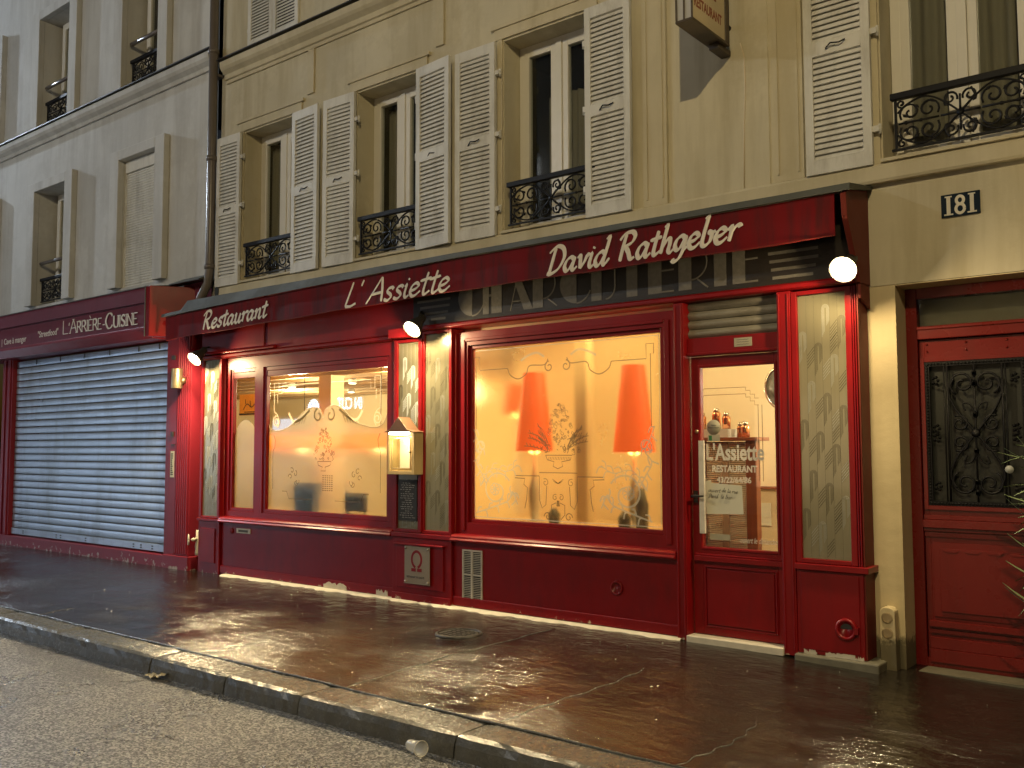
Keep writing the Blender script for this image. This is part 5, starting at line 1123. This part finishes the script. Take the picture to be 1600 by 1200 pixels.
flood((-2.13, -.24, 2.62), (-.02, -.86, -.52), 'round flood lamp beside the brown end board under the lettered awning', (-2.135, .0, 2.72), 75)

# lit menu box
t = top('menu_box', 'lit wooden menu box with a little pitched roof on the centre pillar', 'menu box', (-6.40, -.02, 1.2))
x0, x1, z0, z1 = -6.575, -6.215, 1.20, 1.60; y0, y1 = -.125, -.003
mb = MB(); mb.frame(x0, x1, z0, z1, y0 + .02, y1, .025); mb.box(x0 + .025, x1 - .025, y1 - .01, y1, z0 + .025, z1 - .025); mb.build('case', 'wood_yellow', t, bevel=.003)
mb = MB(); mb.frame(x0, x1, z0, z1, y0, y0 + .019, .035); mb.frame(x0 + .05, x1 - .05, z0 + .05, z1 - .05, y0 + .004, y0 + .018, .012); dr = mb.build('door', 'wood_yellow', t, bevel=.003); MB().lathe([(.008, 0), (.006, .012), (0, .016)], (x1 - .05, y0, 1.41), 8, (0, -1, 0)).build('knob', 'dark_metal', dr); MB().box(x0 + .062, x1 - .062, y0 + .008, y0 + .011, z0 + .062, z1 - .062).build('door_glass', 'clear_glass', dr)
MB().box(x0 + .07, x1 - .07, y1 - .02, y1 - .0105, z0 + .06, z1 - .06).build('menu_sheet', 'lit_paper', t)
xm = (x0 + x1) / 2; mb = MB(); mb.prism([(x0 - .02, 1.602), (x0 + .06, 1.625), (xm - .045, 1.70), (xm, 1.745), (xm + .045, 1.70), (x1 - .06, 1.625), (x1 + .02, 1.602)], 'y', y0 - .035, y1); mb.build('roof', 'roof_wood', t, bevel=.003)
MB().tube([(x0 + .05, y0 - .02, 1.59), (x1 - .05, y0 - .02, 1.59)], .012, 8).build('strip_lamp', 'menu_bulb', t)
light('menu_box_light', 'AREA', (xm, y0 - .03, 1.575), 4, (1, .76, .40), .12, (0, .35, -1)); light('menu_box_light', 'POINT', (xm, y0 + .045, 1.55), 1.4, (1, .8, .5), .02)
# chalk menu under it
t = top('chalkboard', 'narrow black chalkboard with a white chalk menu under the lit menu box', 'chalkboard', (-6.43, .02, .7))
MB().box(-6.555, -6.305, .005, .018, .76, 1.145).build('board', 'slate_black', t, bevel=.002)
mb = MB(); rr = random.Random(2); y = .0045
for k in range(17):
    z = 1.115 - k * .0205; x = -6.54 + rr.uniform(0, .05); e = -6.32 - rr.uniform(0, .07)
    if k in (4, 8, 13): x, e = -6.46, -6.40
    while x < e:
        l = rr.uniform(.018, .045); n = int(l / .004); mb.ribbon([(x + .004 * j, z + .0045 * math.sin(j * 2.1 + k) * rr.uniform(.5, 1)) for j in range(n + 1)], .0026, y, None, .0004); x += l + .010
mb.build('chalk_writing', 'chalk', t)
MB().box(-6.55, -6.31, .010, .018, 1.15, 1.195).build('enamel_strip', 'etch_light', t)
# brushed plaque on the centre pillar base
t = top('plaque', 'square brass coloured plaque with a ring emblem on the base of the centre pillar', 'plaque', (-6.25, -.03, .33))
px0, px1, pz0, pz1 = -6.42, -6.09, .175, .525; c = ((px0 + px1) / 2 - .005, .405)
mb = MB(); mb.box(px0, px1, -.040, -.034, pz0, pz1); mb.build('plate', 'plaque_metal', t, bevel=.0015)
mb = MB(); yy = -.0405
mb.ribbon([(c[0] + .062 * math.cos(R(a)), c[1] + .075 * math.sin(R(a))) for a in range(-75, 256, 10)], .024, yy, None, .0004)
mb.box(c[0] - .068, c[0] - .010, yy - .0006, yy, .292, .322); mb.box(c[0] + .010, c[0] + .068, yy - .0006, yy, .292, .322); mb.build('emblem', RP, t)
text_mb('RESTAURANT DE QUALITE', px0 + .03, .232, .024, -.0402, sx=.80, bold=.0005).build('engraving', 'ink', t)
mb = MB()
for x in (px0 + .022, px1 - .022):
    for z in (pz0 + .022, pz1 - .022): mb.lathe([(.009, 0), (.009, .018), (.004, .022)], (x, -.034 + .001, z), 10, (0, -1, 0))
mb.build('stud', 'steel', t)

# hanging sign
t = top('hanging_sign', 'box sign reading L\'Assiette Restaurant jutting out from the blank wall panel', 'sign', (-3.14, .1, 4.9))
sx0, sx1, sy0, sy1, sz0, sz1 = -3.21, -3.07, -.49, .10, 4.52, 5.42
mb = MB(); mb.box(sx0 + .012, sx1 - .012, sy0 + .012, sy1, sz0 + .022, sz1 - .02); mb.build('box', 'sign_side', t)
mb = MB(); 
for z in (sz0, sz1 - .02): mb.box(sx0, sx1, sy0, sy1 + .01, z, z + .02)
for x in (sx0, (sx0 + sx1) / 2 - .007, sx1 - .014): mb.box(x, x + .014, sy0, sy0 + .012, sz0 + .021, sz1 - .021)
for x in (sx0 + .0, sx1 - .011): mb.box(x, x + .011, sy1 - .055, sy1 + .01, sz0 + .021, sz1 - .021)
mb.box(sx0 + .03, sx1 - .03, sy1 - .12, sy1 + .09, sz0 - .045, sz0 - .001); mb.build('frame', 'frame_brown', t, bevel=.003)
mb = MB(); mb.box(sx1 - .0115, sx1 - .008, sy0 + .014, sy1 - .056, sz0 + .022, sz1 - .021); face = mb.build('sign_face', 'sign_cream', t)
mb = MB(); mb.tube([(sx1 - .04, sy1 + .01, 4.7), (sx1 - .04, WY - .002, 4.7)], .02, 8); mb.tube([(sx1 - .04, sy1 + .01, 5.25), (sx1 - .04, WY - .002, 5.25)], .02, 8); mb.build('bracket', 'iron', t)
def on_face(m_, name, mat):                                    # text laid in XZ turned to face +X
    m_.v = [(sx1 - .0078 - (v[1]), v[0], v[2]) for v in m_.v]; m_.build(name, mat, t)
on_face(merge(text_mb('RESTAURANT', -.45, 4.645, .105, 0, sx=.68, bold=.003), text_mb("L'ASSIETTE", -.455, 4.80, .20, 0, sx=.385, bold=.005)), 'sign_lettering', 'sign_red')
mb = MB(); mb.tube([(-3.02, WY - .01, 4.56), (-2.99, WY - .012, 4.45), (-2.985, WY - .012, 4.2), (-3.0, WY - .012, 3.9), (-3.01, WY - .012, 3.42)], .006, 6); mb.build('cable', 'sign_cream', t)
# meter box with two cast caps beside the stone
t = top('gas_meter_box', 'low cream box with two round cast caps at the foot of the pier', 'meter box', (-2.0, .12, 0))
n = 10; mb = MB(); mb.prism([(-2.07, -.06), (-2.07, .34)] + [(-2.02 + .05 * math.cos(R(180 - 18 * k)), .345 + .035 * math.sin(R(180 - 18 * k))) for k in range(1, 10)] + [(-1.97, .34), (-1.965, -.06)], 'y', .11, WY - .002); mb.build('box', 'pier_plaster', t, bevel=.006)
mb = MB()
for z in (.31, .21): mb.lathe([(.036, 0), (.036, .006), (.028, .007), (.028, .003), (0, .003)], (-2.02, .11, z), 18, (0, -1, 0), smooth=False)
mb.build('cap', 'brass', t)
# small fittings on the cheek side
t = top('manhole_cover', 'small round iron cover set in the wet pavement below the big window', 'manhole cover', (-5.04, -.80, -.016))
mb = MB().lathe([(.0, .004), (.15, .004), (.155, .002), (.165, .002), (.17, .012), (.185, .010), (.19, .0)], (-5.04, -.80, -.0165), 32, smooth=False, cap=False)
for k in range(5):
    for j in range(5): mb.box(-5.04 + (k - 2) * .05 - .014, -5.04 + (k - 2) * .05 + .014, -.80 + (j - 2) * .05 - .014, -.80 + (j - 2) * .05 + .014, -.0145, -.0075)
mb.build('cover', 'dark_metal', t)
# litter
t = top('plastic_cup', 'crumpled clear plastic cup lying in the gutter against the kerb', 'cup', (-3.56, -2.75, -.17))
ax = Vector((.92, -.25, .06)).normalized(); c = Vector((-3.63, -2.755, -.128))
mb = MB(); prof = [(.0, .0), (.027, .0), (.028, .01), (.031, .04), (.030, .055), (.034, .08), (.037, .115), (.041, .118), (.041, .122)]
mb.lathe(prof, c, 22, ax, cap=False); rr = random.Random(3); mb.v = [(v[0] + rr.uniform(-.0015, .0015), v[1] + rr.uniform(-.0015, .0015), v[2] + rr.uniform(-.0015, .0015)) for v in mb.v]
mb.build('cup_wall', 'cup_plastic', t); MB().tube([c + ax * .122 + (ax.to_track_quat('Z', 'Y') @ Vector((.041 * math.cos(k * PI / 12), .041 * math.sin(k * PI / 12), 0))) for k in range(25)], .002, 5).build('rim', 'vent_white', t)
t = top('crumpled_paper', 'pale crumpled paper scrap lying in the gutter by the kerb', 'litter', (-6.18, -2.74, -.17))
mb = MB(); vs = []; rr = random.Random(9)
for j in range(5):
    for i in range(9): vs.append((-6.28 + .024 * i, -2.76 + .018 * j + .006 * math.sin(i), -.170 + .018 * abs(math.sin(i * .9 + j)) + rr.uniform(0, .012) + (.02 if i > 5 else 0)))
mb.add(vs, [(j * 9 + i, j * 9 + i + 1, j * 9 + i + 10, j * 9 + i + 9) for j in range(4) for i in range(8)]); mb.build('scrap', 'dry_leaf', t)
rr = random.Random(21); mb = MB()
for k in range(70):
    x = rr.uniform(-10, -.6); y_ = rr.uniform(-2.3, -.1); a = rr.uniform(0, 6.28); l = rr.uniform(.006, .022)
    z = dip(x, y_) + .003; mb.add([(x, y_, z), (x + l * math.cos(a), y_ + l * math.sin(a), z + .003), (x + l * .6 * math.cos(a + .6), y_ + l * .6 * math.sin(a + .6), z + .005), (x + l * .4 * math.cos(a + 1.4), y_ + l * .4 * math.sin(a + 1.4), z + .001)], [(0, 1, 2, 3)])
o = mb.build('pavement_litter', 'paper'); o['kind'] = 'stuff'; o['label'] = 'tiny pale scraps scattered over the wet pavement'
# potted plant by the house door, mostly beyond the right edge of the photo
pc = (-.90, -.30)
t = top('potted_plant', 'long leaved plant in a pot standing before the red house door', 'potted plant', (*pc, -.04))
MB().lathe([(.13, -.05), (.17, .28), (.18, .30), (.165, .30), (.15, .27), (.0, .27)], (*pc, 0), 20).build('pot', 'pot_dark', t)
mb = MB(); mb2 = MB(); rr = random.Random(12)
for k in range(5):
    a = rr.uniform(0, 6.28); mb2.tube([(pc[0], pc[1], .27), (pc[0] + .04 * math.cos(a), pc[1] + .04 * math.sin(a), .8), (pc[0] + .07 * math.cos(a), pc[1] + .07 * math.sin(a), 1.35)], [.012, .009, .006], 6)
for k in range(120):
    z = rr.uniform(.40, 1.42); a = rr.uniform(0, 6.28); l = rr.uniform(.18, .33); dr_ = rr.uniform(-.22, .12); w_ = rr.uniform(.016, .028); ca, sa = math.cos(a), math.sin(a); vs = []
    for i in range(6):
        s = i / 5; r_ = .03 + l * s; hz = z + dr_ * s * s + .06 * s; ww = w_ * math.sin(PI * (.12 + .86 * s)); vs += [(pc[0] + r_ * ca - sa * ww, pc[1] + r_ * sa + ca * ww, hz), (pc[0] + r_ * ca, pc[1] + r_ * sa, hz - .004), (pc[0] + r_ * ca + sa * ww, pc[1] + r_ * sa - ca * ww, hz)]
    mb.add(vs, [q for i in range(5) for q in ((3 * i, 3 * i + 1, 3 * i + 4, 3 * i + 3), (3 * i + 1, 3 * i + 2, 3 * i + 5, 3 * i + 4))], True)
mb.build('leaves', 'leaf_green', t); mb2.build('stems', 'leaf_green', t)

# ================================================================== ACROSS THE STREET (seen in the glass and the wet ground)
opp = top('apartment_building', 'apartment house across the street, seen only as reflections in the window glass', 'building', (-12, -12.6, 0))
mb = MB(); mb.quad((-70, -12.6, -.2), (-70, -12.6, 12), (30, -12.6, 12), (30, -12.6, -.2)); mb.build('wall', 'opposite_wall', opp)
mb = MB()
for k in range(-14, 6):
    for z in (4.2, 7.4): mb.frame(k * 3.2, k * 3.2 + 1.1, z, z + 1.9, -12.6, -12.54, .07)
mb.build('window_frames', 'window_white', opp)
mb = MB()
for k in range(-14, 6):
    for z in (4.2, 7.4): mb.box(k * 3.2 + .07, k * 3.2 + 1.03, -12.6, -12.58, z + .07, z + 1.83)
mb.build('window_panes', 'grill_back', opp)
t = top('barber_shop', 'barber shop across the street with a white lit sign, seen reflected in the left window', 'shopfront', (-28, -12.5, 0))
MB().box(-37, -19, -12.56, -12.5, 2.5, 3.3).build('fascia', 'dark_metal', t)
mb = MB(); mb.box(-36.5, -33.0, -12.55, -12.5, .5, 2.4); mb.box(-32.6, -29.4, -12.55, -12.5, .5, 2.4); mb.box(-26, -23.5, -12.55, -12.5, .5, 2.4); mb.build('lit_window', 'cool_shop', t)
m_ = text_mb('IN CUT', 0, 2.62, .50, 0, sx=.66, bold=.0); m_.v = [(-20.73 - v[0], -12.1 - v[1], v[2]) for v in m_.v]; m_.build('neon_lettering', 'neon_white', t)
rc = (-22.94, -12.1, 2.70); m_ = MB().lathe([(.21, 0), (.265, 0)], rc, 28, (0, 1, 0), cap=False); m_.build('neon_ring', 'neon_white', t)
m_ = MB()
for k in range(5): m_.tube([Vector(rc) + Vector((.19 * math.cos(R(90 + 72 * k)), .01, .19 * math.sin(R(90 + 72 * k)))), Vector(rc) + Vector((.19 * math.cos(R(90 + 72 * (k + 2))), .01, .19 * math.sin(R(90 + 72 * (k + 2)))))], .012, 5)
m_.build('neon_star', 'neon_white', t); MB().lathe([(.0, -.01), (.205, -.01)], rc, 24, (0, 1, 0), cap=False).build('neon_field', 'neon_blue', t)
t = top('bakery', 'shopfront with warm lit windows across the street, opposite the restaurant', 'shopfront', (-4, -12.5, 0))
MB().box(-9, 1, -12.56, -12.5, 2.6, 3.2).build('fascia', 'wood_red', t); mb = MB().box(-8.6, -5.2, -12.55, -12.5, .6, 2.5); mb.box(-4.4, -1.0, -12.55, -12.5, .6, 2.5); mb.build('lit_window', 'warm_shop', t)
def street_lamp(loc, base, lens, lab):
    t = top('street_lamp', lab, 'street lamp', base)
    bx, by, bz = base; x, y_, z = loc
    MB().tube([(bx, by, bz), (bx, by, z * .7), (bx, by + (y_ - by) * .15, z + .25), (x, y_, z + .3)] if bz < 1 else [(bx, by, z + .9), (bx, (by + y_) / 2, z + .75), (x, y_, z + .3)], [.07, .055, .04, .03] if bz < 1 else [.04, .035, .03], 8).build('pole', 'iron', t)
    MB().lathe([(.05, .32), (.16, .22), (.20, .08), (.20, .06)], (x, y_, z), 16, cap=False).build('lantern', 'iron', t)
    MB().lathe([(.0, .06), (.17, .06)], (x, y_, z), 16, cap=False).build('lens', lens, t)
street_lamp(WARM_LAMP, (1.3, -9.75, 0), 'street_lens', 'street lamp on the far pavement whose warm light falls on the cream house')
street_lamp(COOL_LAMP, (-27.0, .19, 9), 'street_lens_cool', 'wall bracket street lamp far left whose cold light grazes the grey house')
street_lamp((-14.0, -10.6, 8.4), (-14.0, -10.8, 0), 'street_lens', 'unseen street lamp added on the far pavement to brighten the grey house and roller shutter')  # body for the added fill lamp

t = top('pharmacy', 'shop with cold white lit windows further along the pavement past the roller shutter', 'shopfront', (-22, -.05, 0))
mb = MB(); 
for x in (-28.2, -24.6, -21.0, -17.4): mb.box(x - .08, x + .08, -.10, -.031, 0, 2.8)
mb.box(-28.28, -17.32, -.10, -.031, 2.801, 3.2); mb.box(-28.28, -17.32, -.10, -.031, .0, .35) if False else None; mb.build('frame', 'window_white', t)
for x in (-28.1, -24.5, -20.9): MB().box(x, x + 3.4, -.06, -.035, .36, 2.79).build('lit_window', 'cool_shop', t)
